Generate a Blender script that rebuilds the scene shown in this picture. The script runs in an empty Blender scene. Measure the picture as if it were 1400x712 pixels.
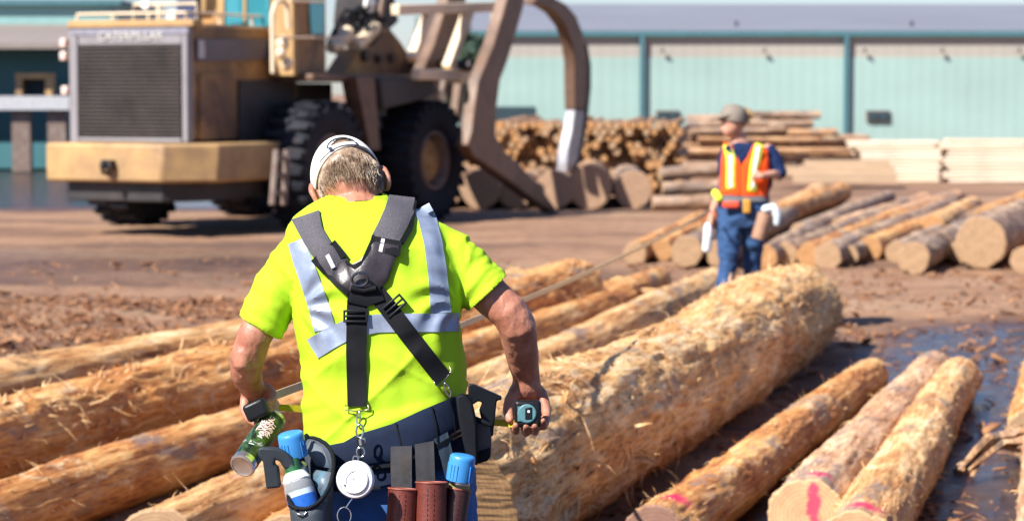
import bpy, bmesh, math, random
from math import sin, cos, pi, radians, sqrt, atan2
from mathutils import Vector, Matrix, noise
from mathutils.bvhtree import BVHTree
random.seed(7)
S = bpy.context.scene
COL = S.collection
V = Vector
# ---------------------------------------------------------------- camera
CAMH = 1.87
FPX = 3305.0
PIT = math.atan((356 - 125) / FPX)
CAM = V((0, 0, CAMH))
FW = V((0, cos(PIT), -sin(PIT)))
UP = V((0, sin(PIT), cos(PIT)))
RT = V((1, 0, 0))
cd = bpy.data.cameras.new('camera'); co = bpy.data.objects.new('camera', cd); COL.objects.link(co)
co.location = CAM; co.rotation_euler = (pi / 2 - PIT, 0, 0)
cd.sensor_width = 36; cd.lens = FPX / 1400 * 36; cd.clip_start = .1; cd.clip_end = 3000
cd.dof.use_dof = True; cd.dof.focus_distance = 5.86; cd.dof.aperture_fstop = 5.0
S.camera = co
def ray(px, py): return FW + RT * ((px - 700) / FPX) + UP * ((356 - py) / FPX)
def P(px, py, d): return CAM + ray(px, py) * d
def G(px, py, z=0.0):
    r = ray(px, py); return CAM + r * ((z - CAMH) / r.z)
def onplane(px, py, p0, n):
    r = ray(px, py); return CAM + r * ((p0 - CAM).dot(n) / r.dot(n))
def smooth(a, b, x):
    t = max(0, min(1, (x - a) / (b - a))); return t * t * (3 - 2 * t)
def pl(pts, x):
    if x <= pts[0][0]: return pts[0][1]
    for (a, b), (c, d) in zip(pts, pts[1:]):
        if x <= c: return b + (d - b) * (x - a) / (c - a)
    return pts[-1][1]
# ---------------------------------------------------------------- objects
def tag(o, label=None, cat=None, group=None, kind=None):
    for k, v in (('label', label), ('category', cat), ('group', group), ('kind', kind)):
        if v: o[k] = v
    return o
def empty(name, loc, label=None, cat=None, group=None, rz=0):
    o = bpy.data.objects.new(name, None); COL.objects.link(o); o.location = loc; o.rotation_euler.z = rz
    o.empty_display_size = .1
    return tag(o, label, cat, group)
def wm(o):
    m = Matrix.LocRotScale(o.location, o.rotation_euler, o.scale)
    return (wm(o.parent) @ m) if o.parent else m
class MB:
    def __init__(s): s.v = []; s.f = []; s.m = []; s.mi = 0
    def add(s, vs, fs):
        b = len(s.v); s.v += [V(q) for q in vs]
        for f in fs: s.f.append(tuple(b + i for i in f)); s.m.append(s.mi)
    def box(s, c, size, rot=None, ax=None):
        c = V(c); hx, hy, hz = [q / 2 for q in size]
        vs = [V((x, y, z)) for x in (-hx, hx) for y in (-hy, hy) for z in (-hz, hz)]
        if ax: X, Y, Z = ax; vs = [c + X * q.x + Y * q.y + Z * q.z for q in vs]
        else:
            if rot: R_ = Matrix.Rotation(rot[2], 3, 'Z') @ Matrix.Rotation(rot[1], 3, 'Y') @ Matrix.Rotation(rot[0], 3, 'X'); vs = [R_ @ q for q in vs]
            vs = [c + q for q in vs]
        s.add(vs, [(0, 1, 3, 2), (4, 6, 7, 5), (0, 4, 5, 1), (2, 3, 7, 6), (0, 2, 6, 4), (1, 5, 7, 3)])
    def tube(s, pts, rad, n=10, caps=True, flat=None, roundcap=False):
        pts = [V(q) for q in pts]
        if not hasattr(rad, '__len__'): rad = [rad] * len(pts)
        rad = list(rad)
        if roundcap:
            d0 = (pts[0] - pts[1]).normalized(); d1 = (pts[-1] - pts[-2]).normalized()
            r0, r1 = rad[0], rad[-1]
            pts = [pts[0] + d0 * r0, pts[0] + d0 * r0 * .87, pts[0] + d0 * r0 * .5] + pts + [pts[-1] + d1 * r1 * .5, pts[-1] + d1 * r1 * .87, pts[-1] + d1 * r1]
            rad = [r0 * .05, r0 * .5, r0 * .87] + rad + [r1 * .87, r1 * .5, r1 * .05]
        b = len(s.v); L = len(pts); up = None
        for i, p in enumerate(pts):
            t = (pts[min(i + 1, L - 1)] - pts[max(i - 1, 0)]).normalized()
            if up is None:
                up = V((0, 0, 1)) if abs(t.z) < .9 else V((0, 1, 0))
                if flat is not None and hasattr(flat, 'dot'): up = flat
            x = up.cross(t); x = x.normalized() if x.length > 1e-6 else t.orthogonal().normalized()
            y = t.cross(x).normalized(); up = y
            k = flat if isinstance(flat, float) else 1
            for j in range(n):
                a = 2 * pi * j / n; s.v.append(p + x * cos(a) * rad[i] + y * sin(a) * rad[i] * k)
        for i in range(L - 1):
            for j in range(n):
                k = (j + 1) % n
                s.f.append((b + i * n + j, b + i * n + k, b + (i + 1) * n + k, b + (i + 1) * n + j)); s.m.append(s.mi)
        if caps:
            s.f.append(tuple(b + j for j in range(n))[::-1]); s.m.append(s.mi)
            s.f.append(tuple(b + (L - 1) * n + j for j in range(n))); s.m.append(s.mi)
    def loft(s, rings, n=32, ex=2.4, caps=True):
        """rings: (centre, halfwidth vector, halfdepth vector)"""
        b = len(s.v); L = len(rings)
        for (c, a, d) in rings:
            for j in range(n):
                t = 2 * pi * j / n; cx, sx = cos(t), sin(t)
                e = 2 / ex
                s.v.append(c + a * (abs(cx) ** e * (1 if cx > 0 else -1)) + d * (abs(sx) ** e * (1 if sx > 0 else -1)))
        for i in range(L - 1):
            for j in range(n):
                k = (j + 1) % n
                s.f.append((b + i * n + j, b + i * n + k, b + (i + 1) * n + k, b + (i + 1) * n + j)); s.m.append(s.mi)
        if caps:
            s.f.append(tuple(b + j for j in range(n))[::-1]); s.m.append(s.mi)
            s.f.append(tuple(b + (L - 1) * n + j for j in range(n))); s.m.append(s.mi)
    def lathe(s, prof, c, axis, n=24):
        """prof: (radius, height) along axis from c"""
        c = V(c); axis = V(axis).normalized(); x = axis.orthogonal().normalized(); y = axis.cross(x)
        b = len(s.v)
        for (r, h) in prof:
            for j in range(n):
                a = 2 * pi * j / n; s.v.append(c + axis * h + (x * cos(a) + y * sin(a)) * max(r, 1e-4))
        for i in range(len(prof) - 1):
            for j in range(n):
                k = (j + 1) % n
                s.f.append((b + i * n + j, b + i * n + k, b + (i + 1) * n + k, b + (i + 1) * n + j)); s.m.append(s.mi)
        for i in (0, len(prof) - 1):
            s.f.append(tuple(b + i * n + j for j in range(n))); s.m.append(s.mi)
    def prism(s, poly, off):
        """poly: world points (planar); off: extrusion vector"""
        poly = [V(q) for q in poly]; off = V(off); n = len(poly)
        s.add(poly + [q + off for q in poly], [tuple(range(n))[::-1], tuple(range(n, 2 * n))] + [(i, (i + 1) % n, n + (i + 1) % n, n + i) for i in range(n)])
    def ell(s, c, rx, ry, rz, n=20, m=14, M=None):
        c = V(c); b = len(s.v)
        for i in range(m + 1):
            ph = pi * i / m
            for j in range(n):
                th = 2 * pi * j / n
                q = V((rx * sin(ph) * cos(th), ry * sin(ph) * sin(th), rz * cos(ph)))
                if i in (0, m): q = V((0, 0, rz * (1 if i == 0 else -1))) + V((cos(th), sin(th), 0)) * 1e-4
                if M: q = M @ q
                s.v.append(c + q)
        for i in range(m):
            for j in range(n):
                k = (j + 1) % n
                s.f.append((b + i * n + j, b + (i + 1) * n + j, b + (i + 1) * n + k, b + i * n + k)); s.m.append(s.mi)
    def mesh(s, name, sm=False):
        me = bpy.data.meshes.new(name); me.from_pydata([tuple(q) for q in s.v], [], s.f); me.update()
        bm = bmesh.new(); bm.from_mesh(me)
        try:
            for f, mi in zip(bm.faces, s.m): f.material_index = mi
        except Exception: pass
        bmesh.ops.recalc_face_normals(bm, faces=bm.faces); bm.to_mesh(me); bm.free()
        if sm:
            for p in me.polygons: p.use_smooth = True
            if sm == 'auto' : me.set_sharp_from_angle(angle=radians(38))
        return me
    def build(s, name, mat, parent=None, sm='auto', bevel=0, seg=2):
        me = s.mesh(name, sm)
        return link(name, me, mat, parent, bevel, seg)
def link(name, me, mat, parent=None, bevel=0, seg=2):
    o = bpy.data.objects.new(name, me); COL.objects.link(o)
    for m in (mat if isinstance(mat, (list, tuple)) else [mat]): me.materials.append(m)
    if parent:
        me.transform(wm(parent).inverted()); o.parent = parent
    if bevel:
        md = o.modifiers.new('b', 'BEVEL'); md.width = bevel; md.segments = seg; md.limit_method = 'ANGLE'; md.angle_limit = radians(35)
        md.harden_normals = False
    return o
def rebase(o):
    """put a top-level mesh's origin at its base"""
    bb = [V(c) for c in o.bound_box]; c = sum(bb, V()) / 8; c.z = min(q.z for q in bb)
    o.data.transform(Matrix.Translation(-c)); o.location = c; return o
def remesh(mb, voxel, smooth_it=6, fac=.5, sub=0):
    me = mb.mesh('tmp'); o = bpy.data.objects.new('tmp', me); COL.objects.link(o)
    r = o.modifiers.new('r', 'REMESH'); r.mode = 'VOXEL'; r.voxel_size = voxel; r.adaptivity = 0
    if smooth_it: q = o.modifiers.new('s', 'SMOOTH'); q.iterations = smooth_it; q.factor = fac
    dg = bpy.context.evaluated_depsgraph_get(); dg.update()
    out = bpy.data.meshes.new_from_object(o.evaluated_get(dg))
    bpy.data.objects.remove(o); bpy.data.meshes.remove(me)
    for p in out.polygons: p.use_smooth = True
    return out
def bvh_of(me): return BVHTree.FromPolygons([v.co.copy() for v in me.vertices], [tuple(p.vertices) for p in me.polygons])
def displace(me, fn):
    me.update(); nn = [v.normal.copy() for v in me.vertices]
    for v, n in zip(me.vertices, nn): v.co += n * fn(v.co, n)
    me.update()
def text_mesh(txt, size, thick=.0006, fit=None):
    cu = bpy.data.curves.new('t', 'FONT'); cu.body = txt; cu.size = size; cu.extrude = thick; cu.align_x = 'CENTER'; cu.align_y = 'CENTER'
    cu.offset = size * .012
    o = bpy.data.objects.new('t', cu); COL.objects.link(o)
    dg = bpy.context.evaluated_depsgraph_get(); dg.update()
    me = bpy.data.meshes.new_from_object(o.evaluated_get(dg)); bpy.data.objects.remove(o)
    return me
# drape: a strip given by two pixel edge polylines, laid on a surface seen from the camera
def resample(pts, n):
    pts = [V((a, b)) for a, b in pts]; d = [0]
    for a, b in zip(pts, pts[1:]): d.append(d[-1] + (b - a).length)
    out = []
    for i in range(n):
        t = d[-1] * i / (n - 1); k = 0
        while k < len(pts) - 2 and d[k + 1] < t: k += 1
        u = (t - d[k]) / max(d[k + 1] - d[k], 1e-6); out.append(pts[k].lerp(pts[k + 1], min(1, u)))
    return out
def drape(bvh, A, B, thick=.004, n=24, m=6, base=.001, puff=0, dflt=5.78, smz=2):
    A = resample(A, n); B = resample(B, n); dep = [[None] * (m + 1) for _ in range(n)]; px = [[None] * (m + 1) for _ in range(n)]
    for i in range(n):
        for j in range(m + 1):
            q = A[i].lerp(B[i], j / m); px[i][j] = q; r = ray(q.x, q.y); L = r.length
            h = bvh.ray_cast(CAM, r / L)
            dep[i][j] = h[3] / L if h[0] else None
    for i in range(n):
        for j in range(m + 1):
            if dep[i][j] is None:
                c = [(abs(i - a) * 3 + abs(j - b), dep[a][b]) for a in range(n) for b in range(m + 1) if dep[a][b] is not None]
                dep[i][j] = min(c)[1] if c else dflt
    for _ in range(smz):
        nd = [r[:] for r in dep]
        for i in range(n):
            for j in range(m + 1):
                s_ = [dep[a][b] for a in range(max(0, i - 1), min(n, i + 2)) for b in range(max(0, j - 1), min(m + 1, j + 2))]
                nd[i][j] = min(sum(s_) / len(s_), dep[i][j])
        dep = nd
    mb = MB(); vs = []; W = m + 1
    for lay in (0, 1):
        for i in range(n):
            for j in range(W):
                t = j / m; e = 1 - (2 * t - 1) ** 4; q = px[i][j]
                off = base + (thick + puff * max(0, e) * max(0, sin(pi * i / (n - 1))) ** .5 if lay == 0 else -.004)
                vs.append(P(q.x, q.y, dep[i][j] - off))
    fs = []; N = n * W
    for i in range(n - 1):
        for j in range(m):
            a = i * W + j; fs.append((a, a + 1, a + W + 1, a + W)); fs.append((N + a, N + a + W, N + a + W + 1, N + a + 1))
    for i in range(n - 1):
        a = i * W; fs.append((a, a + W, N + a + W, N + a)); a += m; fs.append((a, N + a, N + a + W, a + W))
    for j in range(m):
        fs.append((j, N + j, N + j + 1, j + 1)); a = (n - 1) * W + j; fs.append((a, a + 1, N + a + 1, N + a))
    mb.add(vs, fs); return mb
def band(C, w):
    """edges of a band around a pixel centreline; w is one width or one per point"""
    A, B = [], []
    for i, (x, y) in enumerate(C):
        a = V(C[max(i - 1, 0)]); b = V(C[min(i + 1, len(C) - 1)]); t = (b - a).normalized(); n = V((-t.y, t.x)); h = (w[i] if hasattr(w, '__len__') else w) / 2
        A.append((x + n.x * h, y + n.y * h)); B.append((x - n.x * h, y - n.y * h))
    return A, B
# ---------------------------------------------------------------- materials
def newmat(name):
    m = bpy.data.materials.new(name); m.use_nodes = True; nt = m.node_tree; b = nt.nodes['Principled BSDF']
    return m, nt, b
def N(nt, t, **kw):
    n = nt.nodes.new(t)
    for k, v in kw.items(): setattr(n, k, v)
    return n
def noise_n(nt, vec, scale, detail=5, rough=.6, dist=0):
    n = N(nt, 'ShaderNodeTexNoise'); n.inputs['Scale'].default_value = scale; n.inputs['Detail'].default_value = detail
    n.inputs['Roughness'].default_value = rough; n.inputs['Distortion'].default_value = dist
    nt.links.new(vec, n.inputs['Vector']); return n.outputs['Fac']
def mapping(nt, vec, sc=(1, 1, 1), loc=(0, 0, 0)):
    n = N(nt, 'ShaderNodeMapping'); n.inputs['Scale'].default_value = sc; n.inputs['Location'].default_value = loc
    nt.links.new(vec, n.inputs['Vector']); return n.outputs['Vector']
def ramp(nt, fac, stops):
    n = N(nt, 'ShaderNodeValToRGB'); cr = n.color_ramp
    while len(cr.elements) < len(stops): cr.elements.new(.5)
    for e, (p, c) in zip(cr.elements, stops):
        e.position = p; e.color = (tuple(c) + (1,))[:4] if hasattr(c, '__len__') else (c, c, c, 1)
    nt.links.new(fac, n.inputs['Fac']); return n.outputs['Color']
def mix(nt, fac, a, b, mode='MIX'):
    n = N(nt, 'ShaderNodeMix', data_type='RGBA', blend_type=mode)
    for s, v in ((n.inputs['Factor'], fac), (n.inputs['A'], a), (n.inputs['B'], b)):
        if hasattr(v, 'links') or isinstance(v, bpy.types.NodeSocket): nt.links.new(v, s)
        elif hasattr(v, '__len__'): s.default_value = (tuple(v) + (1,))[:4]
        else:
            s.default_value = v if s.type == 'VALUE' else (v, v, v, 1)
    return n.outputs['Result']
def math_n(nt, op, a, b=0.0, clamp=False):
    n = N(nt, 'ShaderNodeMath', operation=op); n.use_clamp = clamp
    for s, v in ((n.inputs[0], a), (n.inputs[1], b)):
        if isinstance(v, bpy.types.NodeSocket): nt.links.new(v, s)
        else: s.default_value = v
    return n.outputs[0]
def bump(nt, h, bsdf, strength=.5, dist=.01, prev=None):
    n = N(nt, 'ShaderNodeBump'); n.inputs['Strength'].default_value = strength; n.inputs['Distance'].default_value = dist
    nt.links.new(h, n.inputs['Height'])
    if prev: nt.links.new(prev, n.inputs['Normal'])
    nt.links.new(n.outputs['Normal'], bsdf.inputs['Normal']); return n.outputs['Normal']
def objco(nt): return N(nt, 'ShaderNodeTexCoord').outputs['Object']
def worldco(nt): return N(nt, 'ShaderNodeNewGeometry').outputs['Position']
def rnd(nt): return N(nt, 'ShaderNodeObjectInfo').outputs['Random']
def sep(nt, v):
    n = N(nt, 'ShaderNodeSeparateXYZ'); nt.links.new(v, n.inputs[0]); return n.outputs
_mc = {}
def plain(name, col, rough=.6, metal=0, nscale=12, var=.25, bmp=.15, bdist=.002, bscale=None, spec=None, dirt=None, coat=0, sheen=0):
    """a painted / plastic / cloth surface: colour varied by noise, fine bump, optional dirt colour"""
    if name in _mc: return _mc[name]
    m, nt, b = newmat(name); v = objco(nt)
    f = noise_n(nt, v, nscale, 6, .65)
    dk = tuple(c * (1 - var) for c in col); lt = tuple(min(1, c * (1 + var * .6)) for c in col)
    c = ramp(nt, f, [(.3, dk), (.5, col), (.72, lt)])
    if dirt:
        f2 = noise_n(nt, v, nscale * .35, 8, .7, .4); c = mix(nt, ramp(nt, f2, [(dirt[1], 0), (dirt[1] + .16, 1)]), c, dirt[0])
    nt.links.new(c, b.inputs['Base Color']); b.inputs['Roughness'].default_value = rough; b.inputs['Metallic'].default_value = metal
    if spec is not None: b.inputs['Specular IOR Level'].default_value = spec
    if coat: b.inputs['Coat Weight'].default_value = coat
    if sheen: b.inputs['Sheen Weight'].default_value = sheen
    if bmp: bump(nt, noise_n(nt, v, bscale or nscale * 8, 4, .6), b, bmp, bdist)
    _mc[name] = m; return m
# ---------------------------------------------------------------- log materials
def log_mat(name, stops, barkcol, barkamt, fine=.5, marks=(), grey=.0, sc=1.0, bd=.012, pale=.58):
    m, nt, b = newmat(name); v = objco(nt); r = rnd(nt)
    off = N(nt, 'ShaderNodeVectorMath', operation='ADD'); nt.links.new(v, off.inputs[0])
    cx = N(nt, 'ShaderNodeCombineXYZ')
    for i in range(3): nt.links.new(math_n(nt, 'MULTIPLY', r, 37.0 + 11 * i), cx.inputs[i])
    nt.links.new(cx.outputs[0], off.inputs[1]); w = off.outputs[0]
    va = mapping(nt, w, (1, 1, .28)); vb = mapping(nt, w, (1, 1, .09))
    f1 = noise_n(nt, va, 5 * sc, 9, .68, .6)
    f2 = noise_n(nt, vb, 55 * sc, 6, .7, .3)
    f3 = noise_n(nt, mapping(nt, w, (1, 1, .5)), 2.2 * sc, 7, .6, .8)
    f4 = noise_n(nt, w, 38 * sc, 6, .7)
    h = math_n(nt, 'ADD', math_n(nt, 'MULTIPLY', f1, .62), math_n(nt, 'MULTIPLY', f2, .38)); h = math_n(nt, 'MULTIPLY_ADD', math_n(nt, 'SUBTRACT', h, .5), 1.45); h.node.inputs[2].default_value = .5
    c = ramp(nt, h, stops)
    # fibres: darker grooves between strands
    c = mix(nt, fine, c, ramp(nt, f2, [(.32, (.30, .20, .13)), (.47, (1, 1, 1)), (1, (1.0, 1.0, 1.0))]), 'MULTIPLY')
    # bark or cambium patches
    fb = math_n(nt, 'ADD', math_n(nt, 'MULTIPLY', f3, .75), math_n(nt, 'MULTIPLY', f4, .25))
    mk = ramp(nt, fb, [(1 - barkamt, 0), (1 - barkamt + .035, 1)])
    bc = ramp(nt, f4, [(.3, tuple(q * .35 for q in barkcol)), (.55, barkcol), (.75, tuple(min(1, q * 1.9) for q in barkcol))])
    c = mix(nt, mk, c, bc)
    # pale torn patches
    fp = noise_n(nt, mapping(nt, w, (1, 1, .35), (9, 4, 2)), 7 * sc, 8, .72, .5)
    c = mix(nt, ramp(nt, fp, [(pale, 0), (pale + .06, .8)]), c, ramp(nt, f2, [(.35, (.52, .34, .17)), (.6, (.86, .68, .44))]))
    if grey: c = mix(nt, ramp(nt, noise_n(nt, mapping(nt, w, (1, 1, .4), (3, 7, 5)), 4 * sc, 6, .6, .3), [(.6 - grey * .1, 0), (.68 - grey * .1, .8)]), c, (.24, .19, .165))
    # sprayed timber marks: (position, radius vector, colour)
    for (pos, rad, colr) in marks:
        q = mapping(nt, v, tuple(1 / k for k in rad), tuple(-p / k for p, k in zip(pos, rad)))
        L = N(nt, 'ShaderNodeVectorMath', operation='LENGTH'); nt.links.new(q, L.inputs[0])
        d = math_n(nt, 'ADD', L.outputs['Value'], math_n(nt, 'MULTIPLY', math_n(nt, 'SUBTRACT', f4, .5), 1.3))
        c = mix(nt, ramp(nt, d, [(.35, .9), (1.15, 0)]), c, colr)
    nt.links.new(c, b.inputs['Base Color']); b.inputs['Roughness'].default_value = .72; b.inputs['Specular IOR Level'].default_value = .3
    n1 = bump(nt, f1, b, .6, bd * 2); n2 = bump(nt, f2, b, .9, bd * .7, n1); n3 = bump(nt, f4, b, .5, bd * .4, n2)
    bump(nt, mk, b, .6, bd * .5, n3)
    return m
ORG = [(.28, (.13, .04, .012)), (.41, (.38, .14, .04)), (.51, (.58, .27, .085)), (.61, (.72, .43, .17)), (.73, (.84, .62, .35))]
PAL = [(.28, (.20, .075, .025)), (.41, (.46, .22, .08)), (.51, (.65, .38, .16)), (.61, (.78, .54, .29)), (.73, (.88, .72, .48))]
PNK = [(.30, (.24, .10, .055)), (.42, (.46, .24, .13)), (.52, (.62, .37, .21)), (.62, (.72, .48, .31)), (.72, (.80, .60, .42))]
BRK = [(.30, (.10, .06, .04)), (.44, (.24, .15, .10)), (.56, (.40, .27, .18)), (.68, (.55, .42, .31)), (.78, (.62, .52, .42))]
MAG = (.60, .012, .10)
M_log_orange = log_mat('peeled_orange_log', ORG, (.20, .10, .05), .40, grey=.3)
M_log_pale = log_mat('peeled_pale_log', PAL, (.30, .16, .08), .40, grey=.5)
M_log_big = log_mat('shredded_big_log', [(.28, (.24, .085, .025)), (.41, (.50, .23, .075)), (.51, (.68, .39, .15)), (.61, (.80, .54, .27)), (.73, (.88, .70, .44))], (.36, .17, .06), .41, .8, grey=.1, bd=.016, pale=.53)
M_log_pink = log_mat('pinkish_peeled_log', PNK, (.26, .14, .08), .40, grey=.2)
M_log_bark = log_mat('barky_log', BRK, (.16, .11, .08), .44, .4, grey=.7)
M_log_brown = log_mat('brown_stored_log', [(.3, (.14, .07, .04)), (.45, (.34, .18, .09)), (.58, (.50, .30, .16)), (.7, (.66, .46, .28))], (.14, .09, .06), .44, .4, grey=.3)
def end_mat(name, c0, c1, saw=0.0, marks=(), rings=60):
    m, nt, b = newmat(name); v = objco(nt)
    s_ = sep(nt, v); L = N(nt, 'ShaderNodeVectorMath', operation='LENGTH')
    fl = mapping(nt, v, (1, 1, 0)); nt.links.new(fl, L.inputs[0])
    d = math_n(nt, 'ADD', L.outputs['Value'], math_n(nt, 'MULTIPLY', noise_n(nt, v, 6, 3), .02))
    w = math_n(nt, 'SINE', math_n(nt, 'MULTIPLY', d, rings * 6.28))
    c = mix(nt, ramp(nt, math_n(nt, 'MULTIPLY_ADD', w, .5), [(0, .15), (1, .6)]), c0, c1)
    nn = noise_n(nt, v, 14, 7, .7)
    c = mix(nt, .6, c, ramp(nt, nn, [(.3, (.5, .45, .42)), (.65, (1, 1, 1))]), 'MULTIPLY')
    h = nn
    if saw:
        sv = mapping(nt, v, (1.5, 20 * saw, 1)); sw = noise_n(nt, sv, 3.2, 4, .62, .25)
        g = ramp(nt, sw, [(.40, 0), (.5, 1)])
        c = mix(nt, g, mix(nt, .85, c, (.12, .08, .06), 'MULTIPLY'), c); h = g
    for (pos, rad, colr) in marks:
        q = mapping(nt, v, tuple(1 / k for k in rad), tuple(-p / k for p, k in zip(pos, rad)))
        L2 = N(nt, 'ShaderNodeVectorMath', operation='LENGTH'); nt.links.new(q, L2.inputs[0])
        dd = math_n(nt, 'ADD', L2.outputs['Value'], math_n(nt, 'MULTIPLY', math_n(nt, 'SUBTRACT', noise_n(nt, v, 25, 5), .5), 1.5))
        c = mix(nt, ramp(nt, dd, [(.6, .85), (1.0, 0)]), c, colr)
    nt.links.new(c, b.inputs['Base Color']); b.inputs['Roughness'].default_value = .8
    bump(nt, h, b, .8 if saw else .4, .012 if saw else .004)
    return m
M_end = end_mat('cut_log_end', (.44, .29, .165), (.31, .18, .09))
M_end_org = end_mat('orange_cut_end', (.50, .27, .11), (.33, .16, .06))
M_end_saw = end_mat('sawn_big_end', (.25, .145, .06), (.17, .09, .035), 1.5)
# ---------------------------------------------------------------- generic
M_fiber = log_mat('bark_fibre', [(.3, (.42, .19, .065)), (.5, (.70, .42, .19)), (.7, (.86, .64, .38))], (.35, .18, .07), .3, .3)
M_chip = log_mat('bark_chip', [(.3, (.07, .028, .016)), (.45, (.19, .08, .04)), (.58, (.36, .18, .085)), (.72, (.60, .40, .22))], (.12, .07, .05), .42, .3)
M_steel = plain('bright_steel', (.6, .6, .62), .28, 1, 30, .15, .1)
M_black = plain('black_plastic', (.010, .011, .013), .35, 0, 20, .3, .15, spec=.25)
M_rubber = plain('tyre_rubber', (.016, .018, .026), .8, 0, 3, .4, .4, .01, spec=.25, dirt=((.05, .04, .036), .55))
M_yel = plain('worn_yellow_paint', (.36, .20, .07), .55, 0, 1.5, .4, .3, .004, dirt=((.10, .055, .035), .44))
M_yelL = plain('light_yellow_paint', (.43, .27, .115), .6, 0, 2, .3, .2, .004, dirt=((.26, .16, .09), .50))
M_cream = plain('pale_cream_paint', (.74, .6, .42), .5, 0, 2, .2, .2, .004, dirt=((.38, .24, .15), .6))
M_greyfr = plain('pale_grey_frame', (.23, .22, .235), .5, 0, 3, .15, .1, dirt=((.3, .25, .2), .62))
M_dark = plain('dark_machine_metal', (.03, .027, .028), .6, 0, 2, .5, .3, .01, dirt=((.09, .06, .045), .55))
M_brownst = plain('brown_greasy_steel', (.13, .075, .048), .5, .1, 2.5, .5, .35, .01, dirt=((.22, .15, .11), .57))
M_grille = plain('grille_mesh_metal', (.035, .03, .03), .6, .2, 1.2, .5, .3, .01, dirt=((.12, .08, .055), .5))
def glass_mat(name, col, rough=.06):
    m, nt, b = newmat(name); b.inputs['Base Color'].default_value = col + (1,); b.inputs['Roughness'].default_value = rough
    b.inputs['Specular IOR Level'].default_value = .8; b.inputs['Metallic'].default_value = .35
    v = objco(nt); bump(nt, noise_n(nt, v, 3, 3), b, .1, .02); return m
M_glass = glass_mat('teal_cab_glass', (.05, .30, .38))
# ---------------------------------------------------------------- light
SUN = V((-.53, -.48, .70)).normalized()
w = bpy.data.worlds.new('World'); S.world = w; w.use_nodes = True; nt = w.node_tree
sky = N(nt, 'ShaderNodeTexSky', sky_type='NISHITA'); sky.sun_disc = False
el = math.asin(SUN.z); sky.sun_elevation = el; sky.sun_rotation = atan2(SUN.x, SUN.y); sky.air_density = 1.0; sky.dust_density = .3; sky.ozone_density = 3.0
tint = mix(nt, 1.0, sky.outputs[0], (.92, .95, 1.16), 'MULTIPLY'); nt.links.new(tint, nt.nodes['Background'].inputs[0]); nt.nodes['Background'].inputs[1].default_value = .06
ld = bpy.data.lights.new('sun', 'SUN'); ld.energy = 5.0; ld.angle = radians(.5); ld.color = (1, .94, .86)
lo = bpy.data.objects.new('sun', ld); COL.objects.link(lo); lo.rotation_euler = SUN.to_track_quat('Z', 'Y').to_euler(); lo.location = (-20, -10, 30)
S.view_settings.view_transform = 'Standard'; S.view_settings.look = 'None'; S.view_settings.gamma = 1; S.view_settings.exposure = 1.03
S.view_settings.use_curve_mapping = False
S.render.engine = 'CYCLES'; S.cycles.use_denoising = True; S.cycles.max_bounces = 6; S.cycles.diffuse_bounces = 3; S.cycles.caustics_reflective = False; S.cycles.caustics_refractive = False
try: S.cycles.denoiser = 'OPENIMAGEDENOISE'
except Exception: pass
# ---------------------------------------------------------------- ground
def axis_steps(lo_, hi, fine_lo, fine_hi, step):
    xs = []; x = fine_lo
    while x <= fine_hi: xs.append(x); x += step
    s_, a = step, xs[-1]
    while a < hi: s_ *= 1.25; a += s_; xs.append(min(a, hi))
    s_, a = step, xs[0]; L = []
    while a > lo_: s_ *= 1.25; a -= s_; L.append(max(a, lo_))
    return L[::-1] + xs
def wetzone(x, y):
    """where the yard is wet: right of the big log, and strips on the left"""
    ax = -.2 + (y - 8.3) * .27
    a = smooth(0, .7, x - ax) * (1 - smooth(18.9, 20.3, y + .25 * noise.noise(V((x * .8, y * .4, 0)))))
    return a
gx = axis_steps(-500, 500, -7, 7.5, .075); gy = axis_steps(-60, 1200, 5.5, 26, .075)
def gh(x, y):
    n1 = noise.fractal(V((x * .55, y * .55, 1)), .8, 2, 3) * .035
    n2 = noise.fractal(V((x * 3.1, y * 3.1, 5)), .8, 2, 4) * .022
    wz = wetzone(x, y)
    h = (n1 + n2) * (1 - .55 * wz) + max(0, noise.fractal(V((x * 9, y * 9, 3)), .8, 2, 3)) * .014
    fade = 1 - smooth(25, 60, y); fade *= 1 - smooth(12, 40, abs(x))
    return h * fade - .012
vs = [(x, y, gh(x, y)) for y in gy for x in gx]; nx = len(gx)
fs = [(j * nx + i, j * nx + i + 1, (j + 1) * nx + i + 1, (j + 1) * nx + i) for j in range(len(gy) - 1) for i in range(nx - 1)]
me = bpy.data.meshes.new('ground'); me.from_pydata(vs, [], fs); me.update()
for p in me.polygons: p.use_smooth = True
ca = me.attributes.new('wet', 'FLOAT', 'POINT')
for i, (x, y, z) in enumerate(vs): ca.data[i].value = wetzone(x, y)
m, nt, b = newmat('log_yard_dirt'); v = worldco(nt)
stre = mapping(nt, v, (.35, 1.2, 1))
f1 = noise_n(nt, stre, .55, 8, .62, .5); f2 = noise_n(nt, v, 6, 9, .75, .3); f3 = noise_n(nt, mapping(nt, v, (.5, 2.0, 1)), 2.2, 8, .7, .6)
f4 = noise_n(nt, v, 45, 5, .7)
c = ramp(nt, f1, [(.32, (.085, .040, .021)), (.46, (.20, .10, .050)), (.56, (.29, .162, .085)), (.68, (.33, .22, .135))])
c = mix(nt, .75, c, ramp(nt, f2, [(.28, (.3, .26, .25)), (.5, (.9, .86, .82)), (.7, (1, 1, 1))]), 'MULTIPLY')
c = mix(nt, ramp(nt, f3, [(.56, 0), (.66, .7)]), c, ramp(nt, f4, [(.3, (.16, .075, .04)), (.6, (.42, .25, .14))]))
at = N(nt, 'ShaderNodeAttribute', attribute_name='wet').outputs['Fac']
s_ = sep(nt, v)
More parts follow.
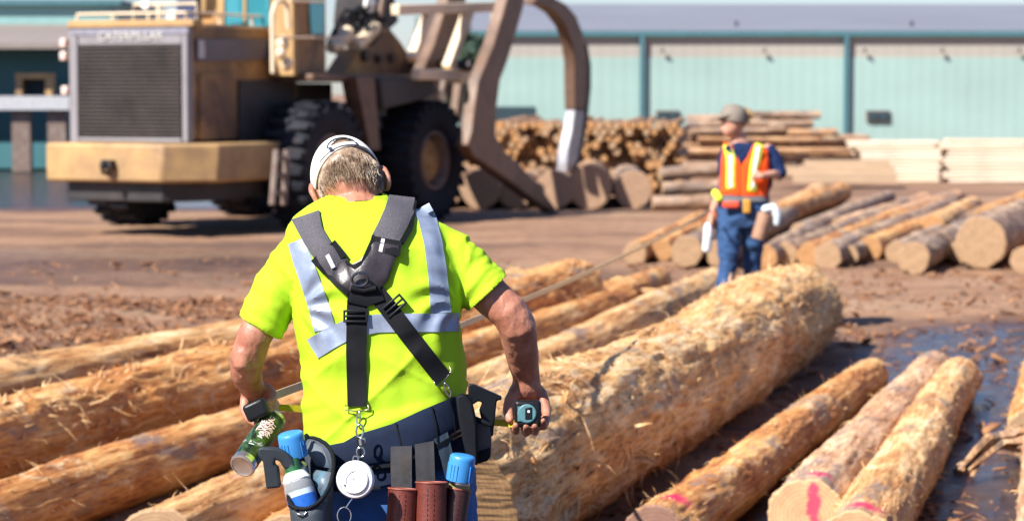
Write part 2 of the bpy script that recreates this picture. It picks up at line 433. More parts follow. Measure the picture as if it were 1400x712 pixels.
# far wet strip on the left by the machine: y 30..45, x < -3 ; mid strip y 21..27, x<-1
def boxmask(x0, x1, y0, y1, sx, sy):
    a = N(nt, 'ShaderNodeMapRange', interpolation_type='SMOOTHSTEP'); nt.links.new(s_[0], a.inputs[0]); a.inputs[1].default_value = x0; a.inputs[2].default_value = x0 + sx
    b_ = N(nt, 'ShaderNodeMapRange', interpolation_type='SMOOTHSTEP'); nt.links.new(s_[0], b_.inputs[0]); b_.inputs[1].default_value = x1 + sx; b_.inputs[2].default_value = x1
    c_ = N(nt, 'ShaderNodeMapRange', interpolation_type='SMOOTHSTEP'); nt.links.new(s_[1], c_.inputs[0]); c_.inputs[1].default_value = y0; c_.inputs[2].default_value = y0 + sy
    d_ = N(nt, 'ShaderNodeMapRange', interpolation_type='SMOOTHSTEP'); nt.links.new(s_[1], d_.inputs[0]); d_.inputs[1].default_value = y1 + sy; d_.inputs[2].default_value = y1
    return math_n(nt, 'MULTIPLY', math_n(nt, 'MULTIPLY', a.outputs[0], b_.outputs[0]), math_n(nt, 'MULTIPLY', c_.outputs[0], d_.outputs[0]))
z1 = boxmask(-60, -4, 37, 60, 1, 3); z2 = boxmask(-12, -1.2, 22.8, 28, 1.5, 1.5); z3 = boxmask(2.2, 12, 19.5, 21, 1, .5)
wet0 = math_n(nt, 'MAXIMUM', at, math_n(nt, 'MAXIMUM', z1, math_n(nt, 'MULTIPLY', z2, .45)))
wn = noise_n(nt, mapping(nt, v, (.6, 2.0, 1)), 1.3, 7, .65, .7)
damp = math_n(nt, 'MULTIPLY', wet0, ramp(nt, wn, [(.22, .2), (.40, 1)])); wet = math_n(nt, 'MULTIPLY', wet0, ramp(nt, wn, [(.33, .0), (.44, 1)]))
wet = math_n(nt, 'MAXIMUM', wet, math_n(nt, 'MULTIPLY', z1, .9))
wet_shade_col = ramp(nt, f2, [(.3, (.012, .007, .007)), (.55, (.04, .021, .017)), (.7, (.10, .055, .038))])  # wet mud, its tone also darkened for the shadows beside the big log
c = mix(nt, math_n(nt, 'MAXIMUM', wet, math_n(nt, 'MULTIPLY', damp, .88)), c, wet_shade_col)
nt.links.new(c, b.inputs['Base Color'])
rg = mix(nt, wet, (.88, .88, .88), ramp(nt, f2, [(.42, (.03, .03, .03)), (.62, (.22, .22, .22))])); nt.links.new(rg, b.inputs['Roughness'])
b.inputs['Specular IOR Level'].default_value = .8
hb = math_n(nt, 'ADD', math_n(nt, 'MULTIPLY', f2, .6), math_n(nt, 'MULTIPLY', f4, .4)); bump(nt, hb, b, .65, .025)
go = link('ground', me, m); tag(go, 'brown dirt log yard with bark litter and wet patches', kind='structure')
# ---------------------------------------------------------------- loose bark on the ground
def chips(name, zones, label, mat, seed):
    rr = random.Random(seed); vs, fs = [], []
    for (n, x0, x1, y0, y1, s0, s1, up) in zones:
        for _ in range(n):
            x = rr.uniform(x0, x1); y = rr.uniform(y0, y1)
            if noise.noise(V((x * 1.1, y * 1.1, seed))) < -.12 and rr.random() < .75: continue
            L = rr.uniform(s0, s1) * (1 if rr.random() < .85 else 2.2); W = L * rr.uniform(.12, .5); T = min(.012, L * .12)
            R_ = Matrix.Rotation(rr.uniform(0, 6.28), 3, 'Z') @ Matrix.Rotation(rr.gauss(0, .3), 3, 'Y') @ Matrix.Rotation(rr.gauss(0, .4), 3, 'X')
            c0 = V((x, y, gh(x, y) + T + abs(rr.gauss(0, up)))); b0 = len(vs)
            k = rr.uniform(.3, 1)
            for q in ((-L / 2, -W / 2 * k, -T / 2), (-L * .45, W / 2, -T / 2), (L / 2, W / 2 * k, -T / 2), (L * .45, -W / 2, -T / 2), (-L / 2, -W / 2 * k, T / 2), (-L * .45, W / 2, T / 2), (L / 2, W / 2 * k, T / 2), (L * .45, -W / 2, T / 2)):
                q = V(q); q.z += .25 * L * (q.x / L) ** 2; vs.append(tuple(c0 + R_ @ q))
            fs += [tuple(b0 + i for i in f) for f in ((0, 3, 2, 1), (4, 5, 6, 7), (0, 1, 5, 4), (1, 2, 6, 5), (2, 3, 7, 6), (3, 0, 4, 7))]
    me = bpy.data.meshes.new(name); me.from_pydata(vs, [], fs); me.update()
    return tag(link(name, me, mat), label, kind='stuff')
chips('bark_debris', [(15000, -6.5, .6, 14.2, 21.8, .015, .075, .014), (2600, -4, 2.2, 8, 16, .015, .07, .006), (1500, 1.2, 6, 17.5, 26, .02, .08, .006),
                      (1500, .2, 5.0, 8.3, 18, .015, .08, .004), (700, -.5, 3, 18, 24, .03, .09, .01), (700, -8, 0, 20, 27, .02, .07, .006)],
      'loose torn bark and wood chips littering the dirt', M_chip, 3)
# ---------------------------------------------------------------- logs
def make_log(p1, r1, p2, r2, mat, endm, name='log', label=None, group=None, nl=70, na=36, rough=.02, seed=0, bend=.0, parts=True, bulge=0, flare=0, knots=6):
    p1 = V(p1); p2 = V(p2); L = (p2 - p1).length; ax = (p2 - p1).normalized()
    q = ax.to_track_quat('Z', 'Y'); rs = random.Random(seed); so = V((seed * 3.7, seed * 1.3, 0))
    kn = [(rs.uniform(.05, .95) * L, rs.uniform(0, 6.28), rs.uniform(.25, .6), rs.uniform(.5, 1.4)) for _ in range(knots)]
    vs = []
    for i in range(nl + 1):
        t = i / nl; z = t * L; r = (r1 + (r2 - r1) * t) * (1 + bulge * (math.exp(-((t - .80) / .13) ** 2) - .7 * math.exp(-((t - .35) / .2) ** 2)))
        bx = bend * sin(t * pi) + .25 * r * noise.noise(V((z * .35, seed, 0))) * 0.6; by = .2 * r * noise.noise(V((z * .35, seed, 9))) * .5
        for j in range(na):
            a = 2 * pi * j / na; d = V((cos(a), sin(a), 0))
            n = noise.fractal(V((d.x * 1.3, d.y * 1.3, z * .6)) + so, .9, 2, 2) * rough * .9 + noise.fractal(V((d.x * 6, d.y * 6, z * 2.2)) + so, .9, 2, 4) * rough * .55
            n += noise.fractal(V((d.x * 22, d.y * 22, z * 5)) + so, .8, 2, 3) * rough * .40
            pk = noise.noise(V((d.x * 2.1, d.y * 2.1, z * 1.5)) + so * 1.7); n += rough * .35 * smooth(.12, .2, pk)
            for (kz, ka, ks, kh) in kn:
                dz = (z - kz) / .07; 
                if abs(dz) < 3:
                    da = ((a - ka + pi) % (2 * pi) - pi) * r / .07; n += kh * rough * .9 * math.exp(-(dz * dz + da * da))
            rr = r * (1 + .02 * flare * math.exp(-z * 3)) + n * (r / .25) ** .5
            vs.append((d.x * rr + bx, d.y * rr + by, z))
    fs = [(i * na + j, i * na + (j + 1) % na, (i + 1) * na + (j + 1) % na, (i + 1) * na + j) for i in range(nl) for j in range(na)]
    def cap(i0, zoff):
        out = [vs[i0 * na + j] for j in range(na)]; c = V((sum(q[0] for q in out) / na, sum(q[1] for q in out) / na, sum(q[2] for q in out) / na))
        cv = []; cf = []
        for k, s_ in enumerate((1.0, .93, .6, .3)):
            for j in range(na):
                w = c.lerp(V(out[j]), s_); w.z += zoff * (0 if k == 0 else 1) + (noise.noise(w * 9 + so) * .004 if k > 1 else 0); cv.append(tuple(w))
        cv.append(tuple(c + V((0, 0, zoff))))
        for k in range(3):
            for j in range(na): cf.append((k * na + j, k * na + (j + 1) % na, (k + 1) * na + (j + 1) % na, (k + 1) * na + j))
        for j in range(na): cf.append((3 * na + j, 3 * na + (j + 1) % na, 4 * na))
        return cv, cf
    M_ = Matrix.Translation(p1) @ q.to_matrix().to_4x4()
    if parts:
        me = bpy.data.meshes.new(name); me.from_pydata(vs, [], fs); me.update()
        for p in me.polygons: p.use_smooth = True
        o = link(name, me, mat); o.matrix_world = M_; o.location = p1; o.rotation_euler = q.to_euler()
        for i0, zo in ((0, -.006), (nl, .006)):
            cv, cf = cap(i0, zo); cm = bpy.data.meshes.new('cut_end'); cm.from_pydata(cv, [], cf); cm.update()
            e = bpy.data.objects.new('cut_end', cm); COL.objects.link(e); cm.materials.append(endm); e.parent = o
    else:
        mi = [0] * len(fs)
        for i0, zo in ((0, -.006), (nl, .006)):
            cv, cf = cap(i0, zo); b0 = len(vs); vs += cv; fs += [tuple(b0 + k for k in f) for f in cf]; mi += [1] * len(cf)
        me = bpy.data.meshes.new(name); me.from_pydata(vs, [], fs); me.update(); me.materials.append(mat); me.materials.append(endm)
        for p, k in zip(me.polygons, mi): p.material_index = k; p.use_smooth = (k == 0)
        o = bpy.data.objects.new(name, me); COL.objects.link(o); o.location = p1; o.rotation_euler = q.to_euler()
    tag(o, label, 'log', group)
    return o
def ground_log(x1, y1, r1, x2, y2, r2, lift=0, **kw):
    """log lying on the ground from its two end centres and radii in photo pixels"""
    out = []
    for (x, y, r) in ((x1, y1, r1), (x2, y2, r2)):
        g = G(x, y + r * .98, lift); d = (g - CAM).dot(FW); rm = r * d / FPX; out.append((G(x, y, rm + lift - .015), rm))
    return out, make_log(out[0][0], out[0][1], out[1][0], out[1][1], **kw)
GF = 'debarked logs laid out in the foreground'
info_big, big = ground_log(573, 706, 138, 1096, 418, 58, mat=M_log_big, endm=M_end_saw, name='log', nl=480, na=160, rough=.019, seed=3, bend=-.05, bulge=.09,
    label='thickest log of all with shaggy shredded bark, right of the man in the yellow shirt', group=GF, knots=9)
def fol(*a, mat, label, seed, endm=None, nl=220, na=72, rough=.018, **kw):
    return ground_log(*a, mat=mat, endm=endm or M_end, label=label, group=GF, nl=nl, na=na, rough=rough, seed=seed, **kw)
_, logA = fol(-60, 545, 44, 600, 424, 31, mat=M_log_pale, seed=11, rough=.014, label='pale straight log farthest back on the left, behind the thick orange one')
_, logB = fol(-70, 622, 60, 788, 398, 42, mat=M_log_orange, seed=12, nl=340, na=100, rough=.022, label='thick orange brown log on the left with torn bark and a grey patch', knots=12)
_, logC = fol(-60, 732, 52, 852, 411, 22, mat=M_log_orange, seed=13, nl=260, rough=.014, label='smooth orange log at lower left, between the thick orange and pale cut ones')
_, logE = fol(214, 752, 60, 978, 388, 22, mat=M_log_pale, seed=14, nl=260, rough=.016, label='pale log with its cut end under the spray can at bottom left')
_, logF = fol(392, 745, 42, 560, 640, 36, mat=M_log_orange, seed=15, label='small log whose end just shows below the tool pouch')
_, logD = fol(560, 520, 27, 900, 384, 18, mat=M_log_orange, seed=19, label='thin orange log just behind the smooth one, left of the thickest log')
def local_mark(info, px, py, rad, colr):
    """a sprayed mark where the pixel ray meets the log's upper surface, in the log's own coordinates"""
    (p1, r1), (p2, r2) = info; q = (p2 - p1).normalized().to_track_quat('Z', 'Y'); ax = (p2 - p1).normalized()
    best = None; r = ray(px, py)
    for k in range(4000):
        d = 7 + k * .003; w_ = CAM + r * d; t = (w_ - p1).dot(ax); rr = r1 + (r2 - r1) * t / (p2 - p1).length
        if t > -.02 and (w_ - p1 - ax * t).length < rr * 1.0: best = w_; break
    if best is None: best = p1
    l = q.inverted() @ (best - p1); return ((l.x, l.y, l.z), rad, colr)
def marked(base_stops, name, x1, y1, r1, x2, y2, r2, marks, ecol, seed, label, barkc=(.26, .14, .08), emarks=None):
    out = []
    for (x, y, r) in ((x1, y1, r1), (x2, y2, r2)):
        g = G(x, y + r * .98); d = (g - CAM).dot(FW); rm = r * d / FPX; out.append((G(x, y, rm - .015), rm))
    mk = [local_mark(out, a, b_, rad, MAG) for (a, b_, rad) in marks]
    mt = log_mat(name, base_stops, barkc, .40, grey=.3, marks=mk)
    em = [local_mark(out, a, b_, rad, MAG) for (a, b_, rad) in (emarks or [])]
    en = end_mat(name + '_end', *ecol, saw=.0, marks=em)
    return make_log(out[0][0], out[0][1], out[1][0], out[1][1], mat=mt, endm=en, name='log', label=label, group=GF, nl=240, na=80, rough=.016, seed=seed, knots=9)
marked(ORG, 'orange_marked_log', 896, 738, 47, 1190, 514, 25, [(922, 680, (.09, .09, .10))], ((.30, .17, .12), (.2, .1, .07)), 31, 'small orange log with a magenta smear, just right of the thickest log')
marked(PNK, 'pink_marked_log', 1103, 706, 53, 1277, 508, 29, [(1122, 648, (.07, .09, .07))], ((.62, .40, .22), (.45, .26, .13)), 32, 'small log with a red paint stripe across its pale cut end', emarks=[(1112, 690, (.035, .12, .05))])
marked(PAL, 'pale_marked_log', 1172, 752, 56, 1312, 516, 29, [(1184, 690, (.09, .09, .09))], ((.6, .38, .2), (.42, .25, .12)), 33, 'small pale log with a pink paint spot, third right of the thickest log')
_, logR4 = fol(1452, 800, 74, 1452, 600, 50, mat=M_log_pink, seed=34, label='pale pinkish log cut off by the lower right corner')
_, logR5 = fol(1415, 596, 40, 1462, 440, 40, mat=M_log_orange, seed=35, label='orange log with frayed bark at the right edge, beyond the pinkish log')
# ragged bark: torn strips standing off the logs
def shreds(parent, info, n, Lr, wr, seed, zone=None, lean=.5, out=.35, upper=True, name='bark_shreds', mat=None, clump=1.0):
    (p1, r1), (p2, r2) = info; rs = random.Random(seed); Lg = (p2 - p1).length; ax = (p2 - p1).normalized(); q = ax.to_track_quat('Z', 'Y')
    bv = bvh_of(parent.data); vs, fs = [], []
    made = 0; tries = 0
    while made < n and tries < n * 20:
        tries += 1
        t = rs.random() ** (1.25 if not zone else 1); z = (zone[0] + (zone[1] - zone[0]) * t) * Lg if zone else .12 + t * (Lg - .12)
        a = rs.uniform(0, 2 * pi); d = V((cos(a), sin(a), 0)); dw = q @ d
        if upper and dw.z < -.75: continue
        if (noise.noise(V((d.x * 2.2, d.y * 2.2, z * 1.3)) + V((seed, 0, 0))) + .25 * rs.random()) * clump < .0 and rs.random() < .8: continue
        o = V((0, 0, z)); h = bv.ray_cast(o + d * 2, -d)
        if h[0] is None: continue
        made += 1
        L = rs.uniform(*Lr) * (1 if rs.random() < .88 else 1.9); wd = rs.uniform(*wr); s0 = h[0] - d * .004
        side = d.cross(V((0, 0, 1)))
        dirn = (V((0, 0, 1)) * rs.gauss(0, 1) + side * rs.gauss(0, .8)).normalized() * (1 - out) + d * rs.uniform(0.0, 1) * out * 1.5
        dirn.normalize(); g = q.inverted() @ V((0, 0, -1))
        if z < .3: dirn.z = abs(dirn.z)
        curl = V((rs.gauss(0, 1), rs.gauss(0, 1), rs.gauss(0, 1))) * lean
        pts = []; p_ = s0.copy(); dd = dirn.copy(); ns = 5
        for k in range(ns + 1):
            pts.append(p_.copy()); p_ = p_ + dd * L / ns; dd = (dd + curl * .22 + g * .10 + V((rs.gauss(0, .12), rs.gauss(0, .12), rs.gauss(0, .12)))).normalized()
            rad = sqrt(p_.x ** 2 + p_.y ** 2); rmin = (V((h[0].x, h[0].y, 0))).length
            if rad < rmin + .002 and k > 0: sc_ = (rmin + .003) / rad; p_.x *= sc_; p_.y *= sc_
        b0 = len(vs); up = d
        for k, p_ in enumerate(pts):
            tt = (pts[min(k + 1, ns)] - pts[max(k - 1, 0)]).normalized(); sd = tt.cross(up); sd = sd.normalized() if sd.length > 1e-3 else side
            w_ = wd * (1 - (k / ns) ** 2 * .9); nn_ = sd.cross(tt) * w_ * .22
            vs += [tuple(p_ - sd * w_ / 2), tuple(p_ + nn_), tuple(p_ + sd * w_ / 2)]
        for k in range(ns):
            for e in range(3): fs.append((b0 + k * 3 + e, b0 + k * 3 + (e + 1) % 3, b0 + (k + 1) * 3 + (e + 1) % 3, b0 + (k + 1) * 3 + e))
    me = bpy.data.meshes.new(name); me.from_pydata(vs, [], fs); me.update(); me.materials.append(mat or M_fiber)
    o = bpy.data.objects.new(name, me); COL.objects.link(o); o.parent = parent; o['kind'] = 'stuff'
    return o
shreds(big, info_big, 2000, (.02, .06), (.003, .010), 1, out=.12)
shreds(big, info_big, 900, (.05, .20), (.006, .022), 2, out=.05, lean=.25)
shreds(big, info_big, 110, (.06, .16), (.006, .018), 3, out=.6)
shreds(big, info_big, 1000, (.02, .075), (.005, .016), 4, zone=(.62, 1.0), out=.4)
iB = ((logB.location.copy(), .22), (logB.location + logB.rotation_euler.to_quaternion() @ V((0, 0, 9.5)), .22))
def linfo(o, r): 
    L = max(v.co.z for v in o.data.vertices); return ((o.location.copy(), r), (o.location + o.rotation_euler.to_quaternion() @ V((0, 0, L)), r))
shreds(logB, linfo(logB, .2), 1500, (.02, .11), (.004, .016), 5, out=.4)
shreds(logA, linfo(logA, .17), 350, (.02, .10), (.004, .012), 6, out=.3)
shreds(logC, linfo(logC, .14), 260, (.02, .07), (.003, .009), 7, out=.25)
shreds(logE, linfo(logE, .14), 420, (.02, .09), (.003, .012), 8, out=.3)
for k, o in enumerate([q for q in COL.objects if q.name.startswith('log') and q.get('label') and ('small' in q['label'] or 'right' in q['label'] or 'thin' in q['label']) and q is not big]):
    if q_ := o: shreds(o, linfo(o, .13), 380, (.015, .07), (.003, .011), 20 + k, out=.3)
# thick splinters propped on the big log, and the torn root by the right edge
def splinter(px, py, d, ang, L, w_, label):
    p = P(px, py, d); mb = MB(); a = radians(ang); dv = (RT * cos(a) + UP * sin(a) + FW * .3).normalized()
    mb.tube([p - dv * L / 2, p - dv * L * .1 + UP * .006, p + dv * L * .2, p + dv * L / 2], [w_ * .35, w_, w_ * .8, w_ * .15], 6, flat=.45)
    return mb
mb = MB()
g0 = G(1035, 552, .03); mb.tube([g0, g0 + V((-.04, -.02, .12)), g0 + V((-.07, 0, .24))], [.028, .02, .008], 7, flat=.6)
tag(rebase(mb.build('wood_splinter', M_fiber)), 'long wood splinter leaning against the thickest log near its shadow', 'splinter')
mb = MB(); g0 = G(1318, 640, .06); g1 = G(1398, 588, .22)
for k in range(14):
    o1 = V((random.gauss(0, .02), random.gauss(0, .03), random.gauss(0, .02))); o2 = V((random.gauss(0, .05), random.gauss(0, .04), random.gauss(0, .03)))
    mid = g0.lerp(g1, .5) + V((0, 0, .05)) + (o1 + o2) * .5
    mb.tube([g0 + o1, g0.lerp(g1, .25) + (o1 + o2) * .4 + V((0, 0, .03)), mid, g0.lerp(g1, .8) + o2, g1 + o2 * 1.2], [.010, .022, .028, .022, .006], 6, flat=.6)
tag(rebase(mb.build('bark_slab', M_log_brown)), 'frayed brown slab of torn bark beside the right edge logs', 'bark slab')
# ---------------------------------------------------------------- corrugated materials
def corr(name, col, per=.3, axis=0, rough=.55, bdist=.04, fade=None):
    m, nt, b = newmat(name); v = worldco(nt); s_ = sep(nt, v)
    w = math_n(nt, 'SINE', math_n(nt, 'MULTIPLY', s_[axis], 6.28 / per))
    c = mix(nt, ramp(nt, noise_n(nt, mapping(nt, v, (.12, .12, .3)), 1, 6), [(.3, 0), (.7, 1)]), tuple(q * .9 for q in col), tuple(min(1, q * 1.08) for q in col))
    c = mix(nt, ramp(nt, noise_n(nt, mapping(nt, v, (1.2, 1.2, .12)), 1, 5), [(.56, 0), (.75, .22)]), c, (.24, .25, .23))
    nt.links.new(c, b.inputs['Base Color']); b.inputs['Roughness'].default_value = rough
    bump(nt, w, b, .06, bdist); return m
M_teal = corr('teal_cladding', (.29, .43, .40), .45); M_tealsh = corr('shaded_teal_cladding', (.05, .17, .20), .6)  # second teal is darkened to paint in the shade on the shed walls
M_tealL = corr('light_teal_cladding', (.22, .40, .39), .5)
M_sky = corr('greige_translucent_strip', (.36, .34, .30), .45)
M_roof = corr('grey_metal_roof', (.19, .195, .225), .6, bdist=.01); M_roofL = corr('greige_metal_roof', (.24, .20, .175), .6)
M_trim = plain('blue_green_trim', (.06, .16, .19), .5); M_opening = plain('dark_doorway', (.02, .045, .06), .8)
M_concrete = plain('pale_painted_concrete', (.42, .43, .45), .7, dirt=((.4, .38, .35), .6)); M_rust = plain('rust_brown_post', (.17, .12, .10), .7, dirt=((.26, .22, .18), .5))
# ---------------------------------------------------------------- warehouse
D0 = 92.0
def X(px, d): return (px - 700) / FPX * d
def Z(py, d): return P(700, py, d / cos(PIT) * 1.0).z if False else CAMH + d * math.tan(math.atan((356 - py) / FPX) - PIT)
wh = empty('warehouse', (X(1000, D0), D0 + 15, 0), 'long pale teal metal warehouse with lavender grey roof filling the right skyline', 'warehouse')
x0, x1 = X(592, D0), X(1900, D0); ze = Z(47, D0); zl, zh = Z(79, D0), Z(53, D0)
mb = MB(); mb.box(((x0 + x1) / 2, D0 + 15, zl / 2 - .1), (x1 - x0, 30, zl + .2)); mb.build('wall', M_teal, wh)
mb = MB(); mb.box(((x0 + x1) / 2, D0 + 15, (zl + zh) / 2), (x1 - x0 - .06, 29.94, zh - zl)); mb.build('light_strip', M_sky, wh)
mb = MB(); mb.box(((x0 + x1) / 2, D0 + 15, (zh + ze) / 2), (x1 - x0, 30, ze - zh)); mb.build('wall_top', M_teal, wh)
zr = Z(14, D0 + 14) + .15
mb = MB(); mb.prism([(x0 - .5, D0 - .10, ze), (x0 - .5, D0 + 15, zr), (x0 - .5, D0 + 30.4, ze), (x0 - .5, D0 + 30.4, ze + .12), (x0 - .5, D0 + 15, zr + .14), (x0 - .5, D0 - .10, ze + .14)], (x1 - x0 + 1, 0, 0)); mb.build('roof', M_roof, wh)
mb = MB(); mb.prism([(x0, D0 + .02, ze), (x0, D0 + 15, zr - .02), (x0, D0 + 29.98, ze)], (.2, 0, 0)); mb.build('gable', M_teal, wh)
mb = MB(); mb.box(((x0 + x1) / 2, D0 - .13, ze + .02), (x1 - x0 + 1, .14, .2)); mb.build('gutter', M_trim, wh)
for px in (877, 1155, 1433, 1700): mb = MB(); mb.box((X(px, D0), D0 - .12, ze / 2), (.17, .2, ze - .02)); mb.build('downpipe', M_trim, wh)
for px in (770, 905, 1043, 1180, 1285, 1390): mb = MB(); mb.box((X(px, D0), D0 - .22, Z(68, D0)), (.07, .18, .08)); mb.box((X(px, D0), D0 - .17, Z(71, D0)), (.12, .10, .06)); mb.build('wall_lamp', M_dark, wh)
def panel(name, a, b_, c_, d_, mat, parent, dd=.06, pane=None):
    mb = MB(); mb.box((X((a + b_) / 2, D0), D0 - dd / 2, Z((c_ + d_) / 2, D0)), (X(b_, D0) - X(a, D0), dd, Z(c_, D0) - Z(d_, D0))); return mb.build(name, mat, parent)
panel('doorway', 628, 731, 146, 192, M_opening, wh); panel('vent', 744, 760, 164, 192, M_opening, wh)
for a in (896, 1183): 
    f = panel('window', a, a + 32, 151, 166, M_rust, wh, .1)
    for k in (0, 1): panel('pane', a + 2 + 15 * k, a + 15 + 15 * k, 153, 164, M_opening, f, .16)
for px in (1243, 905): mb = MB(); mb.box((X(px, D0), D0 - 1.2, .3), (.5, .5, .9)); mb.build('equipment_box', M_opening, wh) if px < 0 else None
# roof pipes
for px in (1012, 1256): mb = MB(); mb.tube([(X(px, D0), D0 + 2, ze), (X(px, D0), D0 + 2, ze + .55)], .06, 8); mb.build('roof_pipe', M_dark, wh)
# ---------------------------------------------------------------- shed on the left
D1 = 56.0
sh = empty('shed', (X(-20, D1), D1 + 4, 0), 'teal shed with greige lean-to roof and rusty posts, behind the loader grille', 'shed')
xa, xb = X(-260, D1), X(96, D1)
mb = MB(); mb.box(((xa + xb) / 2, D1 + 6.0, Z(60, D1) / 2), (xb - xa, 8, Z(60, D1))); mb.build('wall', M_tealsh, sh)
xc = X(162, D1 + 6)
zt, zb = Z(7, D1 + 6), Z(40, D1 + 6)
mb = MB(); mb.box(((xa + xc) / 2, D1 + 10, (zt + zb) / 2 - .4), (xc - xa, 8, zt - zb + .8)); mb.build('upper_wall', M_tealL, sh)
mb = MB(); mb.box(((xa + xc) / 2, D1 + 10, zt + .06), (xc - xa + .3, 8.4, .14)); mb.build('upper_roof', M_trim, sh)
mb = MB(); mb.prism([(xa, D1, Z(67, D1)), (xa, D1 + 6, zb), (xa, D1 + 6, zb + .12), (xa, D1, Z(67, D1) + .12)], (X(99, D1) - xa, 0, 0)); mb.build('lean_to_roof', M_roofL, sh)
mb = MB(); mb.box(((xa + xb) / 2, D1 + .1, Z(141, D1)), (xb - xa, .2, Z(131, D1) - Z(150, D1))); mb.build('rail_band', M_concrete, sh)
for px in (-170, -90, -30, 27, 76): mb = MB(); mb.box((X(px, D1), D1 + .35, Z(150, D1) / 2), (X(25, D1) - X(0, D1), .3, Z(150, D1) - .02)); mb.build('post', M_rust, sh)
mb = MB(); mb.box((X(20, D1), D1 + 1.6, Z(190, D1)), (xb - xa, .2, Z(150, D1) - Z(236, D1))); mb.build('lower_wall', M_tealsh, sh)
f = MB()
for a, b_, c_, d_ in ((15, 65, 100, 108), (15, 24, 108, 131), (56, 65, 108, 131)): f.box((X((a + b_) / 2, D1), D1 + .9, Z((c_ + d_) / 2, D1)), (X(b_, D1) - X(a, D1), .5, Z(c_, D1) - Z(d_, D1)))
f = f.build('hatch_frame', M_yelL, sh); mb = MB(); mb.box((X(40, D1), D1 + 1.1, Z(119, D1)), (X(56, D1) - X(24, D1), .1, Z(108, D1) - Z(131, D1))); mb.build('hatch_opening', M_opening, f)
# ---------------------------------------------------------------- trees far behind
def leafmat(name, c0, c1):
    m, nt, b = newmat(name); v = worldco(nt); c = ramp(nt, noise_n(nt, v, .9, 5), [(.3, c0), (.7, c1)]); nt.links.new(c, b.inputs['Base Color']); b.inputs['Roughness'].default_value = .6; return m
M_leaf = leafmat('blue_green_leaves', (.03, .07, .05), (.07, .13, .08)); M_trunk = plain('tree_bark', (.09, .07, .055), .9)
def tree(x, y, h, rad, label, seed):
    rs = random.Random(seed); r = empty('tree', (x, y, 0), label, 'tree', 'trees beyond the yard')
    mb = MB(); top = V((x + rs.gauss(0, .2), y, h * .8)); mb.tube([(x, y, 0), (x, y, h * .35), top], [.28, .2, .05], 8)
    tips = []
    for k in range(9):
        a = rs.uniform(0, 6.28); z0 = h * rs.uniform(.3, .65); e = V((x + cos(a) * rad * .7, y + sin(a) * rad * .7, z0 + h * rs.uniform(.1, .3)))
        mb.tube([(x, y, z0), V((x, y, z0)).lerp(e, .5) + V((0, 0, .2)), e], [.11, .07, .02], 6); tips.append(e)
    mb.build('trunk', M_trunk, r); vs, fs = [], []
    cl = [V((x + rs.gauss(0, rad * .42), y + rs.gauss(0, rad * .42), h * rs.uniform(.32, .98))) for _ in range(34)] + tips
    for c in cl:
        cr = rad * rs.uniform(.18, .38)
        for _ in range(130):
            d = V((rs.gauss(0, 1), rs.gauss(0, 1), rs.gauss(0, 1))).normalized(); p = c + d * cr * rs.uniform(.5, 1.05)
            n = (d + V((rs.gauss(0, .5), rs.gauss(0, .5), rs.gauss(0, .5)))).normalized(); t = n.orthogonal().normalized(); u = n.cross(t); s = rs.uniform(.05, .12); b0 = len(vs)
            vs += [tuple(p - t * s), tuple(p + u * s * .6), tuple(p + t * s), tuple(p - u * s * .6)]; fs.append((b0, b0 + 1, b0 + 2, b0 + 3))
    me = bpy.data.meshes.new('crown'); me.from_pydata(vs, [], fs); me.update(); link('crown', me, M_leaf, r)
tree(X(610, 84), 84, Z(20, 84), 1.25, 'blue-green tree seen between the loader lift arms', 1)
tree(X(640, 88), 88, Z(42, 88), 1.1, 'lower dark tree beside the warehouse corner, behind the lift arms', 2)
# ---------------------------------------------------------------- stored logs (end-on pile, big front row, long side-on stack)
def simple_log(c, ax, L, r, seed, mat, endm, label, group, na=14, nl=6):
    c = V(c); ax = V(ax).normalized()
    return make_log(c, r, c + ax * L, r * .92, mat, endm, name='stored_log', label=label, group=group, nl=nl, na=na, rough=.02 if r > .2 else .012, seed=seed, parts=False, knots=0)
rs = random.Random(5)
def packed(xa, xb, d, rmin, rmax, ztop, ylim=99):
    """drop circles onto each other: x, z, r"""
    out = []
    for _ in range(2600):
        r = rs.uniform(rmin, rmax); x = rs.uniform(xa, xb); best = None
        z = r
        for (a, b_, q) in out:
            dx = abs(a - x)
            if dx < q + r: z = max(z, b_ + sqrt((q + r) ** 2 - dx * dx))
        if z + r < ztop(x) : out.append((x, z, r))
        if len(out) > ylim: break
    return out
DP = 44.0
top = lambda x: pl([(X(640, DP), Z(182, DP)), (X(690, DP), Z(166, DP)), (X(840, DP), Z(168, DP)), (X(935, DP), Z(160, DP)), (X(955, DP), Z(190, DP))], x)
hexp = []
for i_ in range(29):
    for j_ in range(11):
        x_ = X(625, DP) + i_ * .152 + (j_ % 2) * .076; z_ = .07 + j_ * .118
        if z_ < top(x_) + rs.uniform(-.06, .05) and x_ < X(950, DP): hexp.append((x_, z_, rs.uniform(.058, .086)))
for k, (x, z, r) in enumerate(hexp[:290]):
    simple_log((x, DP + rs.uniform(-.35, .3), z), (.1 + rs.gauss(0, .02), 1, rs.gauss(0, .01)), 5, r, 100 + k, M_log_brown, rs.choice([M_end_org, M_end, M_end_org]), 'short round log end in the tall orange-brown pile behind the grapple', 'log ends in the pile behind the grapple', 12, 2)
M_end_brn = end_mat('weathered_cut_end', (.46, .30, .19), (.30, .18, .11))
